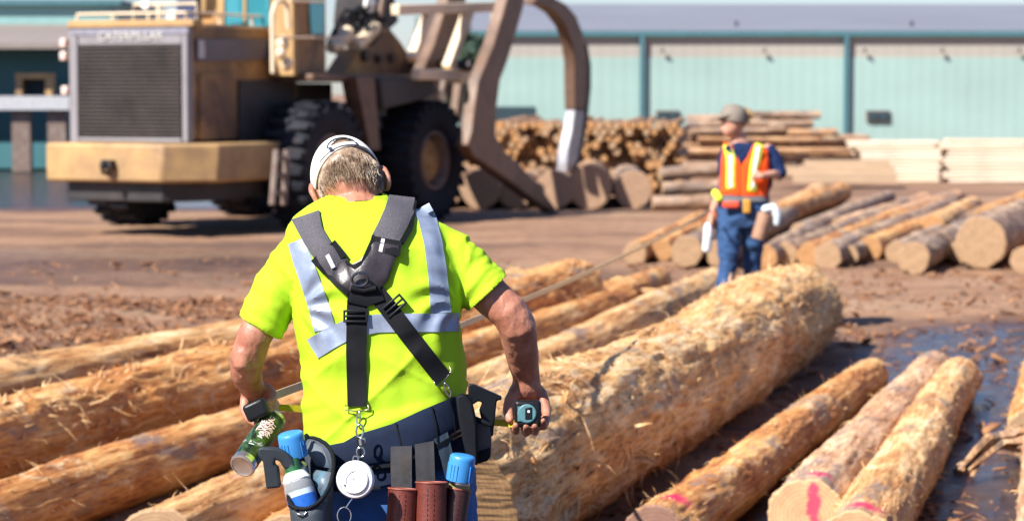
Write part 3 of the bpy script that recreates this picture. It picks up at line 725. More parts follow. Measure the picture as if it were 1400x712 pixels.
# big front row
DR = 38.5
for k, (px, r) in enumerate([(606, 25), (657, 27), (705, 24), (757, 26), (806, 30), (866, 26)]):
    rm = r / FPX * DR; lb = ['one at the far left, behind the front tyre', 'just right of the front tyre', 'behind the lower grapple tine', 'under the shiny grapple tip', 'second right of the grapple tip', 'third right of the grapple tip'][k]
    simple_log((X(px, DR), DR + rs.uniform(-.3, .3), rm), (.10 + rs.uniform(-.1, .15), 1, 0), 4.2, rm, 500 + k, M_log_bark if k % 2 else M_log_brown, M_end_brn, 'thick short log in the front row, ' + lb, 'thick logs in front of the pile', 24, 12)
for k, (px, z, L) in enumerate([(912, .12, 1.3), (925, .33, 1.1), (935, .12, 1.4), (922, .53, 1.0)]):
    simple_log((X(px - 20, 38 + k * .3), 38 + k * .3, z), (1, .12 + k * .06, .03 * k), L, .11, 520 + k, M_log_bark, M_end, ['lowest', 'second', 'rear', 'topmost'][k] + ' side-on log between the thick row and the woman in the orange vest', 'side-on logs left of the woman', 18, 12)
# long side-on stack right of the woman
DS = 53.0; n_ = 0
for lay in range(8):
    z = .09 + lay * .150
    for row in range(3):
        xl = X(900 + rs.uniform(-15, 30) + lay * 6, DS); xr = X(1230 - lay * 10 + rs.uniform(-40, 12), DS)
        if lay >= 6: xr = X(1150 - (lay - 6) * 40 - rs.uniform(0, 20), DS)
        nseg = rs.choice([1, 2, 2]); cuts = [xl] + sorted(rs.uniform(xl + 2, xr - 1) for _ in range(nseg - 1)) + [xr]
        for a, b_ in zip(cuts, cuts[1:]):
            n_ += 1; r = rs.uniform(.065, .10)
            simple_log((a, DS + row * .22 + rs.gauss(0, .05), z + rs.gauss(0, .02)), (1, rs.gauss(0, .02), rs.gauss(0, .010)), b_ - a - .05, r, 600 + n_, rs.choice([M_log_brown, M_log_bark]), M_end, 'long log lying side-on in the brown stack behind the woman', 'side-on logs in the stack behind the woman', 12, 8)
for k, (a, b_, y, dz) in enumerate([(1015, 1122, 158, .0), (990, 1112, 170, .0), (940, 1040, 163, 0)]):
    simple_log((X(a, DS), DS + .2, Z(y, DS)), (1, 0, .006), X(b_, DS) - X(a, DS), .10, 700 + k, M_log_bark, M_end, ['topmost dark log poking out at the right above the stack', 'second log poking out just under the topmost one', 'short top log directly behind the cap of the woman'][k], 'top logs of the side-on stack', 12, 8)
# ---------------------------------------------------------------- stacks of pale sawn boards
def woodm(name, c):
    m, nt, b = newmat(name); v = objco(nt); f = noise_n(nt, mapping(nt, v, (.3, 2, 4)), 5, 5)
    cc = ramp(nt, f, [(.3, tuple(q * .7 for q in c)), (.6, c)]); cc = mix(nt, math_n(nt, 'MULTIPLY', rnd(nt), .5), cc, (.62, .42, .25)); nt.links.new(cc, b.inputs['Base Color']); b.inputs['Roughness'].default_value = .7; return m
M_board = woodm('fresh_pale_lumber', (.86, .74, .58)); M_board2 = woodm('weathered_lumber', (.45, .33, .22))
DL = 50.0; bd = {}
for s_i, (pa, pb, ytop, lab) in enumerate([(1180, 1285, 192, 'pale sawn board in the stack left of the dark gap, in front of the warehouse'), (1292, 1420, 190, 'pale sawn board in the stack right of the dark gap, in front of the warehouse')]):
    zt = Z(ytop, DL); nl_ = 12; th = (zt) / nl_
    for lay in range(nl_):
        for row in range(3):
            stp = max(0, (lay - 3)) * 2 if s_i == 0 else -max(0, 4 - lay) * 0
            a = X(pa - stp + rs.uniform(-5, 5), DL); b_ = X(pb + rs.uniform(-4, 4) - (lay > 9) * rs.uniform(0, 30), DL)
            mb = MB(); mb.box(((a + b_) / 2, DL + row * .22, th * (lay + .5)), (b_ - a, .2, th * .86), rot=(0, rs.gauss(0, .004), rs.gauss(0, .004)))
            o = rebase(mb.build('sawn_board', M_board)); tag(o, lab, 'board', 'boards in the pale stack ' + ('left' if s_i == 0 else 'right') + ' of the dark gap')
for k, (pa, pb, y, d) in enumerate([(1085, 1225, 243, 47), (1060, 1222, 234, 47.3), (1100, 1215, 225, 47.6)]):
    mb = MB(); mb.box((X((pa + pb) / 2, d), d, max(.12, Z(y, d))), (X(pb, d) - X(pa, d), .3, .18)); tag(rebase(mb.build('timber_beam', M_board2)), ['lowest', 'middle', 'upper'][k] + ' weathered timber beam lying left of the pale boards', 'beam', 'weathered beams left of the pale boards')
# ---------------------------------------------------------------- spread row of cut logs beyond the big log
GM = 'cut logs laid out beyond the thickest log'
rows = [ # x1 y1 r1 x2 y2 r2 material, end, label
 (868, 346, 16, 960, 300, 11, M_log_orange, M_end, 'small cut log at the left end of the spread row'),
 (905, 343, 15, 1000, 292, 11, M_log_orange, M_end_org, 'orange-ended small log, second from left in the spread row'),
 (939, 345, 22, 1040, 288, 15, M_log_bark, M_end, 'pale round-ended log directly left of the woman'),
 (985, 347, 20, 1090, 285, 13, M_log_bark, M_end, 'log whose cut end shows behind the right leg of the woman'),
 (1046, 352, 17, 1160, 290, 12, M_log_bark, M_end_org, 'brown log just right of the woman beside her pouch'),
 (1074, 347, 16, 1240, 282, 12, M_log_bark, M_end, 'narrow greyish log with green stain, right of the woman'),
 (1106, 349, 17, 1262, 284, 12, M_log_orange, M_end_org, 'orange-ended log, left partner of the touching pair'),
 (1131, 350, 19, 1300, 282, 13, M_log_bark, M_end, 'pale-ended log, right partner of the touching pair'),
 (1189, 340, 17, 1330, 285, 12, M_log_orange, M_end_org, 'small orange log with bright ringed end'),
 (1249, 353, 22, 1370, 296, 16, M_log_bark, M_end, 'medium log left of the thickest pale cut end'),
 (1341, 332, 35, 1450, 280, 26, M_log_bark, M_end, 'thickest log of the spread row with a round pale face'),
 (1400, 357, 19, 1500, 305, 15, M_log_orange, M_end, 'pale cut log at the right picture edge'),
 (1010, 322, 15, 1120, 262, 12, M_log_pale, M_end, 'pale log lying farthest back behind the woman'),
 (1275, 313, 19, 1330, 284, 15, M_log_pale, M_end_org, 'tan log resting behind the thickest pale cut end'),
 (1150, 312, 15, 1265, 274, 11, M_log_pink, M_end, 'pinkish log in the rear row above the touching pair'),
 (1060, 296, 16, 1150, 264, 14, M_log_orange, M_end_org, 'short thick orange log in the rear, right of the vest'),
 (1215, 300, 14, 1310, 270, 11, M_log_pink, M_end, 'pinkish rear log, next to the tan one'),
 (1225, 345, 15, 1345, 292, 11, M_log_bark, M_end, 'thin grey log squeezed between the small orange log and the medium one'),
 (1092, 318, 13, 1215, 270, 10, M_log_bark, M_end, 'thin grey log in the middle of the rear row'),
 (1185, 318, 13, 1300, 276, 10, M_log_orange, M_end, 'thin orange log resting in the middle rear, above the small bright ringed end'),
 (1310, 345, 15, 1400, 300, 11, M_log_bark, M_end, 'thin dark log just left under the thickest round pale face'),
 (1375, 320, 16, 1470, 280, 12, M_log_bark, M_end, 'grey log directly behind the pale cut log at the right edge'),
 (1160, 350, 14, 1290, 293, 11, M_log_bark, M_end, 'thin dark log between the touching pair and the small bright ringed end'),
 (1345, 300, 17, 1440, 262, 14, M_log_orange, M_end_org, 'orange rear log at the right side'),
]
for k, (a, b_, c_, d_, e_, f_, mt, en, lab) in enumerate(rows):
    ground_log(a, b_, c_, d_, e_, f_, mat=mt, endm=en, label=lab, group=GM, nl=60, na=28, rough=.02, seed=200 + k, knots=5)
# rough heap of broken bark wood behind the left logs (the bright ragged lump right of the man)
def lump(px, py, rpx, d, seed, label):
    rs2 = random.Random(seed); c = P(px, py, d); mb = MB()
    for k in range(26):
        p = c + V((rs2.gauss(0, rpx[0]), rs2.gauss(0, .25), 0)); p.z = abs(rs2.gauss(0, rpx[1])) + .03
        L = rs2.uniform(.15, .4); a = rs2.uniform(-.6, .6); dv = V((cos(a), sin(a), rs2.gauss(0, .2))) * L / 2
        mb.tube([p - dv, p - dv * .4 + V((0, 0, .02)), p + dv * .5, p + dv], [.015, rs2.uniform(.03, .06), rs2.uniform(.03, .055), .015], 7, flat=.5)
    return tag(rebase(mb.build('bark_heap', M_log_pale)), label, 'bark heap')
lump(755, 372, (.42, .13), 21.2, 1, 'ragged pale heap of torn bark behind the thick orange log')
# ---------------------------------------------------------------- log loader, seen from behind on its right side
H = radians(27); LF = V((sin(H), cos(H), 0)); LR = V((cos(H), -sin(H), 0)); LZ = V((0, 0, 1))
LO = V(((262 - 700) / FPX * 31.3, 31.3, 0))      # right rear corner of the engine hood, on the ground
def L(u, v, z): return LO + LF * u + LR * v + LZ * z
def sd(px, py, v): return onplane(px, py, L(0, v, 0), LR)     # point on the side plane at offset v
def rp(px, py, u): return onplane(px, py, L(u, 0, 0), LF)     # point on a cross plane at offset u
def uvz(p): q = p - LO; return q.dot(LF), q.dot(LR), q.z
ldr = empty('log_loader', L(3, -1, 0), 'big worn yellow wheel loader with log grapple, parked left behind the man', 'log loader', rz=-H)
AX = (LF, LR, LZ)
def lbox(u0, u1, v0, v1, z0, z1, name, mat, parent=None, bev=.02):
    mb = MB(); mb.box(L((u0 + u1) / 2, (v0 + v1) / 2, (z0 + z1) / 2), (u1 - u0, v1 - v0, z1 - z0), ax=AX); return mb.build(name, mat, parent or ldr, bevel=bev)
def sprism(pts, v, w, name, mat, parent=None, bev=.01):
    """side profile traced at plane v, thickness w to the left"""
    mb = MB(); mb.prism([sd(a, b_, v) for a, b_ in pts], LR * -w); return mb.build(name, mat, parent or ldr, bevel=bev)
zt = uvz(rp(262, 32, 0))[2]; zb = uvz(rp(262, 193, 0))[2]
v95 = uvz(rp(95, 100, 0))[1]
hood = lbox(0.03, 2.6, v95, 0, zb, zt, 'engine_hood', M_yel, bev=.05)
# grille with pale frame
def rrect(px0, px1, py0, py1, u0, u1, name, mat, parent, bev=.01):
    a = uvz(rp(px0, py0, u0)); b_ = uvz(rp(px1, py1, u0)); return lbox(u0, u1, a[1], b_[1], b_[2], a[2], name, mat, parent, bev)
gp = rrect(108, 249, 61, 189, -.03, .05, 'grille', M_grille, ldr)
mb = MB()
a = uvz(rp(108, 61, -.03)); b_ = uvz(rp(249, 189, -.03))
for k in range(24):
    z = b_[2] + (a[2] - b_[2]) * (k + .5) / 24; mb.box(L(-.045, (a[1] + b_[1]) / 2, z), (.03, b_[1] - a[1], .022), ax=AX)
mb.build('louvre_slats', plain('grey_louvre_metal', (.07, .06, .055), .5, .2, 2, .5), gp, sm=False)
mb = MB()
for (x0_, x1_, y0_, y1_) in ((95, 108, 36, 195), (249, 258, 36, 195), (108, 249, 46, 61), (108, 249, 188, 195)):
    p0, p1 = uvz(rp(x0_, y0_, -.05)), uvz(rp(x1_, y1_, -.05)); mb.box(L(0, (p0[1] + p1[1]) / 2, (p0[2] + p1[2]) / 2), (.14, p1[1] - p0[1] - .003, p0[2] - p1[2] - .003), ax=AX)
mb.build('grille_frame', M_greyfr, ldr, bevel=.01)
npl = rrect(97, 257, 36, 47.5, -.08, .02, 'name_plate', plain('lavender_plate', (.22, .22, .27), .45), ldr)
tm = text_mesh('CATERPILLAR', .15, .004); p0 = rp(178, 50, -.083)
fx = (uvz(rp(222, 48, 0))[1] - uvz(rp(134, 48, 0))[1]) / (max(v.co.x for v in tm.vertices) - min(v.co.x for v in tm.vertices))
for vv in tm.vertices: q = vv.co.copy(); vv.co = p0 + LR * q.x * fx + LZ * q.y * 1.0 - LF * (q.z + .002)
tm.update(); link('lettering', tm, plain('white_letters', (.5, .48, .46), .5), npl)
rrect(92, 264, 29, 36, -.1, .12, 'hood_lip', M_yelL, ldr)
# top rails and work lamps
rl = MB(); zr1 = zt + .14
for (u0, v0, u1, v1) in ((.05, v95 + .1, .05, -.1), (.05, -.1, 2.4, -.1)):
    rl.tube([L(u0, v0, zr1), L(u1, v1, zr1)], .018, 8)
    for t in (0, .33, .66, 1): c = L(u0 + (u1 - u0) * t, v0 + (v1 - v0) * t, zt); rl.tube([c, c + LZ * .14], .018, 8)
rl.tube([L(.3, -1.1, zt), L(.3, -1.1, zt + .26), L(.3, -.1, zt + .26), L(.3, -.1, zt)], .022, 8); rl.tube([L(.3, -.7, zt), L(.3, -.7, zt + .26)], .03, 8)
rl.build('handrail', M_cream, ldr)
for (px, py, u) in ((201, 7, .3), (237, 22, .1)):
    c = rp(px, py, u); mb = MB(); mb.lathe([(.0, -.05), (.05, -.04), (.07, .02), (.06, .05), (0, .06)], c, LF * -1, 16); mb.build('work_lamp', plain('lamp_lens', (.85, .84, .78), .2), ldr)
for (px, py) in ((88, 59), (88, 77), (90, 124)):
    c = rp(px, py, .1); mb = MB(); mb.box(c, (.1, .1, .12), ax=AX); mb.build('marker_lamp', plain('marker_lens', (.7, .55, .5), .3), ldr, bevel=.02)
# side of the hood: service plate, dark opening
sp = MB(); sp.prism([sd(268, 54, .012), sd(372, 54, .012), sd(372, 81, .012), sd(268, 84, .012)], LR * .02); sp = sp.build('side_plate', plain('dark_blue_plate', (.055, .055, .10), .4), ldr)
mb = MB(); mb.prism([sd(271, 55, .034), sd(279, 55, .034), sd(280, 80, .034), sd(271, 80, .034)], LR * .006); mb.build('sticker', plain('pale_sticker', (.5, .5, .52), .5), sp)
mb = MB(); mb.prism([sd(326, 110, .012), sd(402, 108, .012), sd(402, 196, .012), sd(326, 193, .012)], LR * .02); mb.build('service_opening', M_dark, ldr)
mb = MB(); mb.prism([sd(272, 100, .01), sd(322, 100, .01), sd(322, 190, .01), sd(272, 192, .01)], LR * .018); mb.build('side_door', M_yel, ldr, bevel=.008)
# counterweight
zc1 = 1.20; zc0 = .70
c62 = uvz(rp(62, 220, -.6))[1]; c220 = uvz(rp(221, 220, -.6))[1]; c300 = uvz(rp(300, 220, -.05))[1]
prof = [(-.6, c62), (-.6, c220), (-.05, c300), (2.1, c300), (2.1, c62)]
mb = MB(); mb.prism([L(u, v, zc0) for u, v in prof], LZ * (zc1 - zc0)); mb.build('counterweight', M_yelL, ldr, bevel=.04)
mb = MB(); mb.prism([L(u, v, .45) for u, v in ((-.45, c62 + .25), (-.45, c220 - .1), (0, c300 - .3), (2.1, c300 - .3), (2.1, c62 + .25))], LZ * .26); mb.build('underframe', M_dark, ldr, bevel=.02)
ht = rp(150, 225, -.62); mb = MB(); mb.box(ht, (.2, .16, .12), ax=AX); mb.tube([ht - LF * .1 + LZ * .05, ht - LF * .18, ht - LF * .14 - LZ * .1, ht - LF * .02 - LZ * .12], .03, 8); mb.build('tow_hook', M_dark, ldr, bevel=.01)
mb = MB(); mb.tube([sd(378, 205, .9), sd(372, 280, .9)], .045, 8); mb.tube([sd(392, 205, .9), sd(388, 280, .9)], .045, 8)
for k in range(3): mb.tube([sd(376 - k * 2, 215 + k * 24, .9), sd(391 - k * 2, 215 + k * 24, .9)], .03, 6)
mb.build('access_ladder', M_rust, ldr)
# wheels
RW, WW = .86, .62
def wheel2(u, v):
    c = L(u, v, RW); we = bpy.data.objects.new('wheel', None); COL.objects.link(we); we.parent = ldr
    we.location = wm(ldr).inverted() @ c
    mb = MB(); out = LR; prof = []
    for k in range(17):
        a = -pi / 2 + pi * k / 16; prof.append((RW - .10 * (1 - cos(a)) ** .8 - .02, sin(a) * WW / 2))
    mb.lathe(prof + [(RW * .60, WW / 2 - .03), (RW * .52, WW / 2 - .07), (RW * .52, -WW / 2 + .07), (RW * .60, -WW / 2 + .03), prof[0]], c, out, 56)
    for k in range(26):
        a = 2 * pi * k / 26
        for s in (-1, 1):
            aa = a + (.06 if s > 0 else -.06); rd = LF * cos(aa) + LZ * sin(aa); tn = LF * -sin(aa) + LZ * cos(aa)
            mb.box(c + rd * (RW - .015) + out * s * .165, (.07, .09, .29), ax=(rd, tn + out * s * -.35, out))
            mb.box(c + rd * (RW - .10) + out * s * (WW / 2 - .025), (.15, .085, .05), ax=(rd, tn, out))
    mb.build('tyre', M_rubber, we)
    mb = MB(); s = 1; mb.lathe([(RW * .52, -WW / 2 + .09), (RW * .52, WW / 2 - .09), (RW * .50, WW / 2 - .05), (RW * .45, WW / 2 - .05), (RW * .42, WW / 2 - .16), (RW * .40, .04), (0, .04)], c, out, 40); mb.build('rim', M_rust, we)
    mb = MB(); mb.lathe([(RW * .36, .03), (RW * .36, .13), (RW * .33, .16), (RW * .14, .17), (RW * .12, .20), (0, .21)], c, out, 32)
    for k in range(10): a = 2 * pi * k / 10; mb.tube([c + (LF * cos(a) + LZ * sin(a)) * RW * .28 + out * .15, c + (LF * cos(a) + LZ * sin(a)) * RW * .28 + out * .19], .02, 6)
    mb.build('hub', M_yelL, we)
for u in (2.2, 5.14):
    for v in (.52, -2.48): wheel2(u, v)
# frames, axles, mudguard
lbox(.6, 4.0, -1.75, -.25, .62, 1.5, 'rear_frame', M_dark); lbox(4.0, 6.2, -1.7, -.3, .7, 1.7, 'front_frame', M_dark)
for u in (2.2, 5.14): mb = MB(); mb.tube([L(u, -2.5, RW), L(u, .5, RW)], .2, 14); mb.build('axle', M_dark, ldr)
pz = uvz(sd(480, 104, .6))[2]
lbox(2.0, 5.4, -2.6, .62, pz - .08, pz + .02, 'deck', M_brownst)
lbox(1.4, 3.6, -2.4, -.05, 1.1, pz - .1, 'under_deck_housing', M_dark)
mb = MB(); mb.prism([sd(487, 106, .75), sd(512, 106, .75), sd(520, 205, .75), sd(506, 205, .75)], LR * -.25); mb.build('step_bracket', M_brownst, ldr)
mb = MB(); mb.prism([sd(520, 106, .8), sd(592, 108, .8), sd(600, 128, .8), sd(575, 138, .8), sd(525, 150, .8)], LR * -.62); mb.build('mudguard', M_dark, ldr, bevel=.03)
# cab
cabr = .35
cab = MB(); a0 = uvz(sd(398, 100, cabr)); a1 = uvz(sd(447, 100, cabr)); zc = 4.05
cu0, cu1 = a0[0], a1[0]
cab.box(L((cu0 + cu1) / 2, cabr - .85, (pz + zc) / 2), (cu1 - cu0, 1.7, zc - pz), ax=AX); cab = cab.build('cab', M_yel, ldr, bevel=.04)
mb = MB(); mb.prism([sd(420, -20, cabr + .01), sd(442, -20, cabr + .01), sd(441, 47, cabr + .01), sd(424, 47, cabr + .01)], LR * .02); mb.build('side_window', M_glass, cab)
pw = uvz(rp(300, 33, cu0)); v_l = cabr - 1.72
mb = MB(); mb.prism([rp(305, -25, cu0 - .02), rp(368, -25, cu0 - .02), rp(368, 37, cu0 - .02), rp(305, 37, cu0 - .02)], LF * .03); mb.build('rear_window', M_glass, cab)
mb = MB()
for (x0_, x1_) in ((297, 306), (332, 336)): mb.prism([rp(x0_, -25, cu0 - .05), rp(x1_, -25, cu0 - .05), rp(x1_, 40, cu0 - .05), rp(x0_, 40, cu0 - .05)], LF * .05)
mb.prism([rp(372, -30, cu0 - .06), rp(400, -30, cu0 - .06), rp(402, 104, cu0 - .06), rp(370, 104, cu0 - .06)], LF * .1)
mb.build('cab_pillar', M_yelL, cab, bevel=.01)
mb = MB(); hp = [sd(373, 100, .55), sd(372, 20, .55), sd(376, 6, .55), sd(384, 1, .55), sd(392, 6, .55), sd(394, 40, .55)]; mb.tube(hp, .03, 8); mb.tube([sd(396, 2, .55), sd(444, 3, .55)], .02, 8); mb.tube([sd(372, 52, .55), sd(500, 52, .55)], .016, 8); mb.build('grab_rail', M_cream, cab)
for (px, py, r_) in ((386, 60, .09), (392, 88, .08), (384, 73, .07)):
    c = sd(px, py, .5); mb = MB(); mb.ell(c, r_, r_, r_ * 1.2, 12, 8); mb.build('tank_cap', M_cream, cab)
mb = MB(); mb.prism([sd(267, -20, -.6), sd(276, -20, -.6), sd(276, 30, -.6), sd(267, 30, -.6)], LR * -.3); mb.build('exhaust_stack', plain('dark_blue_metal', (.03, .05, .11), .4), ldr)
mb = MB(); mb.prism([sd(281, -20, -.5), sd(298, -20, -.5), sd(298, 8, -.5), sd(292, 26, -.5), sd(281, 24, -.5)], LR * -.3); mb.build('air_cleaner', M_yelL, ldr, bevel=.04)
# tower plate carrying the lift arms, hoses
sprism([(492, 70), (512, 62), (530, 36), (548, 58), (562, 80), (574, 96), (586, 128), (560, 130), (500, 106), (470, 104)], .1, .35, 'tower_plate', M_yel)
sprism([(492, 70), (512, 62), (530, 36), (548, 58), (562, 80), (574, 96), (586, 128), (560, 130), (500, 106), (470, 104)], -.40, .25, 'tower_plate', M_yel)
for (px, py, r_) in ((497, 76, .09), (534, 79, .07), (516, 80, .07)):
    c = sd(px, py, .1); mb = MB(); mb.tube([c, c + LR * .08], r_, 14); mb.build('pivot_pin', M_dark, ldr)
hz = MB(); rs = random.Random(3)
for k in range(9):
    a_ = sd(448 + k * 7, 60 - k * 2, -.2); b__ = sd(500 + k * 3, 20 - rs.uniform(-20, 14), -.1)
    m_ = a_.lerp(b__, .5) + LZ * rs.uniform(.1, .35) + LR * rs.uniform(-.1, .2); hz.tube([a_, a_.lerp(m_, .5) + LZ * .1, m_, b__.lerp(m_, .4), b__], .025, 7)
hz.tube([sd(487, 48, 0), sd(480, 18, 0), sd(492, 10, 0), sd(504, 22, 0), sd(500, 50, 0)], .035, 8)
hz.build('hydraulic_hose', M_black, ldr)
cy = MB(); cy.tube([sd(458, 66, -.1), sd(476, 44, -.1)], .11, 12); cy.tube([sd(484, 66, -.05), sd(512, 38, -.05)], .12, 12); cy.tube([sd(452, 66, .1), sd(466, 62, .1)], .08, 10); cy.build('hydraulic_cylinder', M_cream, ldr)
mb = MB(); c = sd(506, 6, -.1); mb.lathe([(0, -.05), (.12, -.04), (.14, .02), (0, .08)], c, LR, 16); mb.build('head_lamp', plain('lamp_lens', (.85, .84, .78), .2), ldr)
mb = MB(); mb.prism([sd(512, 90, .05), sd(545, 84, .05), sd(560, 118, .05), sd(520, 112, .05)], LR * .04); mb.build('tower_cover', M_yelL, ldr)
sprism([(500, -30), (535, -30), (545, 30), (522, 50), (500, 58), (494, 30)], -.9, .5, 'lift_arm', M_dark)
mb = MB(); mb.tube([sd(520, 100, 0), sd(508, 60, -.1), sd(520, 20, -.2), sd(528, -20, -.2)], .06, 10); mb.build('hydraulic_pipe', M_brownst, ldr)
# cream linkage frame between the tower and the grapple
def bar(pts, v, r, name, mat, flat=None, parent=None):
    mb = MB(); mb.tube([sd(a, b_, v) for a, b_ in pts], r, 10, flat=flat); return mb.build(name, mat, parent or ldr, bevel=0)
def sqbar(a, b_, v, w, name, mat, par=None, dep=.14):
    p, q = sd(*a, v), sd(*b_, v); t = (q - p).normalized(); n = t.cross(LR).normalized(); mb = MB(); mb.box((p + q) / 2, ((q - p).length, w, dep), ax=(t, n, LR)); return mb.build(name, mat, par or ldr, bevel=.015)
for v in (.85,):
    sqbar((540, 14), (698, 9), v, .15, 'upper_link', M_cream)
    sqbar((588, 16), (563, 82), v, .14, 'diagonal_brace', M_cream)
    sqbar((641, 14), (612, 94), v, .15, 'diagonal_brace', M_cream)
    sqbar((680, 16), (668, 76), v, .12, 'diagonal_brace', M_cream)
    sqbar((568, 102), (652, 103), v, .16, 'lower_link', M_cream)
mb = MB(); mb.lathe([(.13, -.1), (.13, .1), (0, .1)], sd(626, 103, .15), LR, 18); mb.build('pivot_boss', M_cream, ldr)
mb = MB(); mb.lathe([(.11, -.1), (.11, .1), (0, .1)], sd(597, 134, .15), LR, 18); mb.build('pivot_boss', M_cream, ldr)
sqbar((590, 108), (600, 150), 0, .12, 'lower_strut', M_brownst); sqbar((628, 112), (622, 160), 0, .14, 'lower_strut', M_brownst); sqbar((608, 110), (596, 150), -.3, .12, 'lower_strut', M_brownst)
0 and sprism([(570, -20), (606, -20), (616, 10), (622, 40), (620, 70), (612, 92), (608, 60), (600, 25), (590, 8)], -.75, .2, 'clamp_cylinder_arm', M_brownst)
# forks and clamps
fork = [(702, -30), (722, -30), (716, 10), (706, 45), (694, 84), (684, 110), (679, 150), (678, 186), (690, 206), (712, 226), (738, 255), (765, 291), (753, 289), (720, 266), (694, 246), (668, 228), (648, 214), (640, 198), (646, 180), (649, 150), (655, 112), (666, 84), (676, 60), (688, 20)]
for off in (0, -1.0):
    mb = MB(); mb.prism([sd(a, b_, 1.5) + LR * off for a, b_ in (fork if off == 0 else fork[:8] + [(650, 182)] + fork[19:])], LR * -.2); mb.build('grapple_fork' if off == 0 else 'grapple_arm', M_brownst, ldr, bevel=.02)
mb = MB(); mb.tube([sd(665, 90, 1.28), sd(665, 90, 1.28) - LR * 1.2], .09, 12); mb.build('cross_tube', M_dark, ldr); mb = MB(); mb.tube([sd(662, 200, 1.28), sd(662, 200, 1.28) - LR * 1.2], .1, 12); mb.build('cross_tube', M_dark, ldr)
outer = [(738, -8), (756, -4), (774, 6), (788, 22), (798, 48), (803, 80), (803, 115), (800, 150), (796, 185), (791, 215), (783, 241)]
inner = [(775, 240), (777, 208), (783, 180), (787, 150), (786, 115), (786, 85), (782, 58), (774, 36), (760, 18), (744, 8), (728, 6)]
clampo = plain('polished_worn_steel', (.25, .26, .30), .38, .2, 3, .25, .2, .006, dirt=((.20, .16, .14), .50))
for v in (1.0,):
    cl = sprism(outer[:8] + inner[3:], v, .2, 'grapple_clamp', M_brownst, bev=.02)
    sprism(outer[7:] + inner[:4], v, .2, 'worn_tip', clampo if v > 0 else M_brownst, cl, bev=.03)
    mb = MB(); mb.prism([sd(a, b_, v + .004) for a, b_ in ((803, 60), (808, 90), (808, 120), (804, 160), (798, 200), (786, 242), (783, 241), (791, 215), (796, 185), (800, 150), (803, 115), (803, 80))], LR * -.21); mb.build('back_rib', M_dark, cl)
# brackets
mb = MB(); mb.tube([sd(712, -20, .2), sd(740, -4, .2)], .08, 10); mb.build('clamp_hinge', M_dark, ldr)
# ---------------------------------------------------------------- skin, cloth
def skin_mat(name, c0, c1):
    m, nt, b = newmat(name); v = objco(nt)
    f = noise_n(nt, v, 18, 6, .6); f2 = noise_n(nt, v, 120, 4, .6)
    c = ramp(nt, f, [(.32, c0), (.62, c1)]); c = mix(nt, ramp(nt, noise_n(nt, v, 55, 4, .5), [(.60, 0), (.72, .35)]), c, tuple(q * .6 for q in c0))
    nt.links.new(c, b.inputs['Base Color']); b.inputs['Roughness'].default_value = .48
    b.inputs['Subsurface Weight'].default_value = .12; b.inputs['Subsurface Radius'].default_value = (.012, .005, .003); b.inputs['Subsurface Scale'].default_value = .5
    n1 = bump(nt, noise_n(nt, mapping(nt, v, (1, 1, .35)), 60, 6, .65, .6), b, .55, .004); bump(nt, f2, b, .5, .0016, n1); return m
M_skin = skin_mat('sunburnt_skin', (.31, .115, .07), (.47, .21, .135)); M_skinL = skin_mat('fair_skin', (.46, .22, .15), (.56, .30, .21))
def cloth(name, col, scale=700, rough=.85, var=.12, b2=.0006, sheen=0):
    return plain(name, col, rough, 0, 9, var, .35, b2, bscale=scale, spec=.2, sheen=sheen)
# ================================================================ the woman in the orange vest
DW = 18.9
wo = empty('person', G(1018, 446), 'person in orange safety vest, grey cap and jeans standing behind the thickest log', 'person')
def W(px, py, dy=0.0): return P(px, py, DW + dy)
def wr(r): return r * DW / FPX
def ringpx(xl, xr, py, dy, th, d=DW, tilt=0):
    c = P((xl + xr) / 2, py, d + dy); return (c, RT * ((xr - xl) / 2 * d / FPX) + UP * tilt, FW * th)
mb = MB()
mb.ell(W(1001, 168, 0), wr(14.5), .098, wr(21), 20, 14); mb.ell(W(995, 177, -.02), wr(8), .055, wr(11), 12, 8); mb.tube([W(989, 170, -.02), W(986, 176, -.03)], [.009, .012], 8, roundcap=True)
mb.tube([W(1006, 180, .02), W(1013, 200, .03)], [.055, .062], 14)
mb.loft([ringpx(990, 1036, 196, .03, .06), ringpx(986, 1052, 206, .03, .09), ringpx(984, 1056, 225, .03, .11), ringpx(986, 1052, 250, .03, .10), ringpx(984, 1046, 270, .03, .10), ringpx(980, 1050, 292, .03, .12)], 24)
# arms: her left bent with the hand at the hip, her right hanging beside the pouch
mb.tube([W(1050, 205, .03), W(1060, 225, .0), W(1066, 240, -.02)], [wr(9), wr(8), wr(7)], 14, roundcap=True)
mb.tube([W(1066, 240, -.02), W(1056, 238, -.16), W(1042, 240, -.22)], [wr(7), wr(6), wr(4.5)], 12, roundcap=True)
hb = W(1040, 241, -.23); mb.ell(hb, .04, .03, .022, 12, 8)
for k in range(4): mb.tube([hb + RT * -.02 + UP * (.018 - .013 * k), hb + RT * (-.06) + UP * (.014 - .013 * k) - FW * .02, hb + RT * -.075 + UP * (.006 - .013 * k)], [.009, .009, .007], 8, roundcap=True)
mb.tube([hb + UP * .02, hb + UP * .045 - RT * .03], [.011, .009], 8, roundcap=True)
mb.tube([W(995, 205, .06), W(990, 235, .14), W(985, 262, .12)], [wr(8), wr(7), wr(6)], 14, roundcap=True)
mb.tube([W(985, 262, .12), W(975, 285, .0), W(972, 298, -.04)], [wr(6), wr(5), wr(4)], 12, roundcap=True)
hb2 = W(972, 303, -.05); mb.ell(hb2, .03, .028, .045, 12, 8)
for k in range(4): mb.tube([hb2 + FW * (-.02 + .014 * k) - UP * .02, hb2 + FW * (-.02 + .014 * k) - UP * .065 - RT * .008, hb2 + FW * (-.02 + .014 * k) - UP * .085 + RT * .01], [.009, .009, .007], 8, roundcap=True)
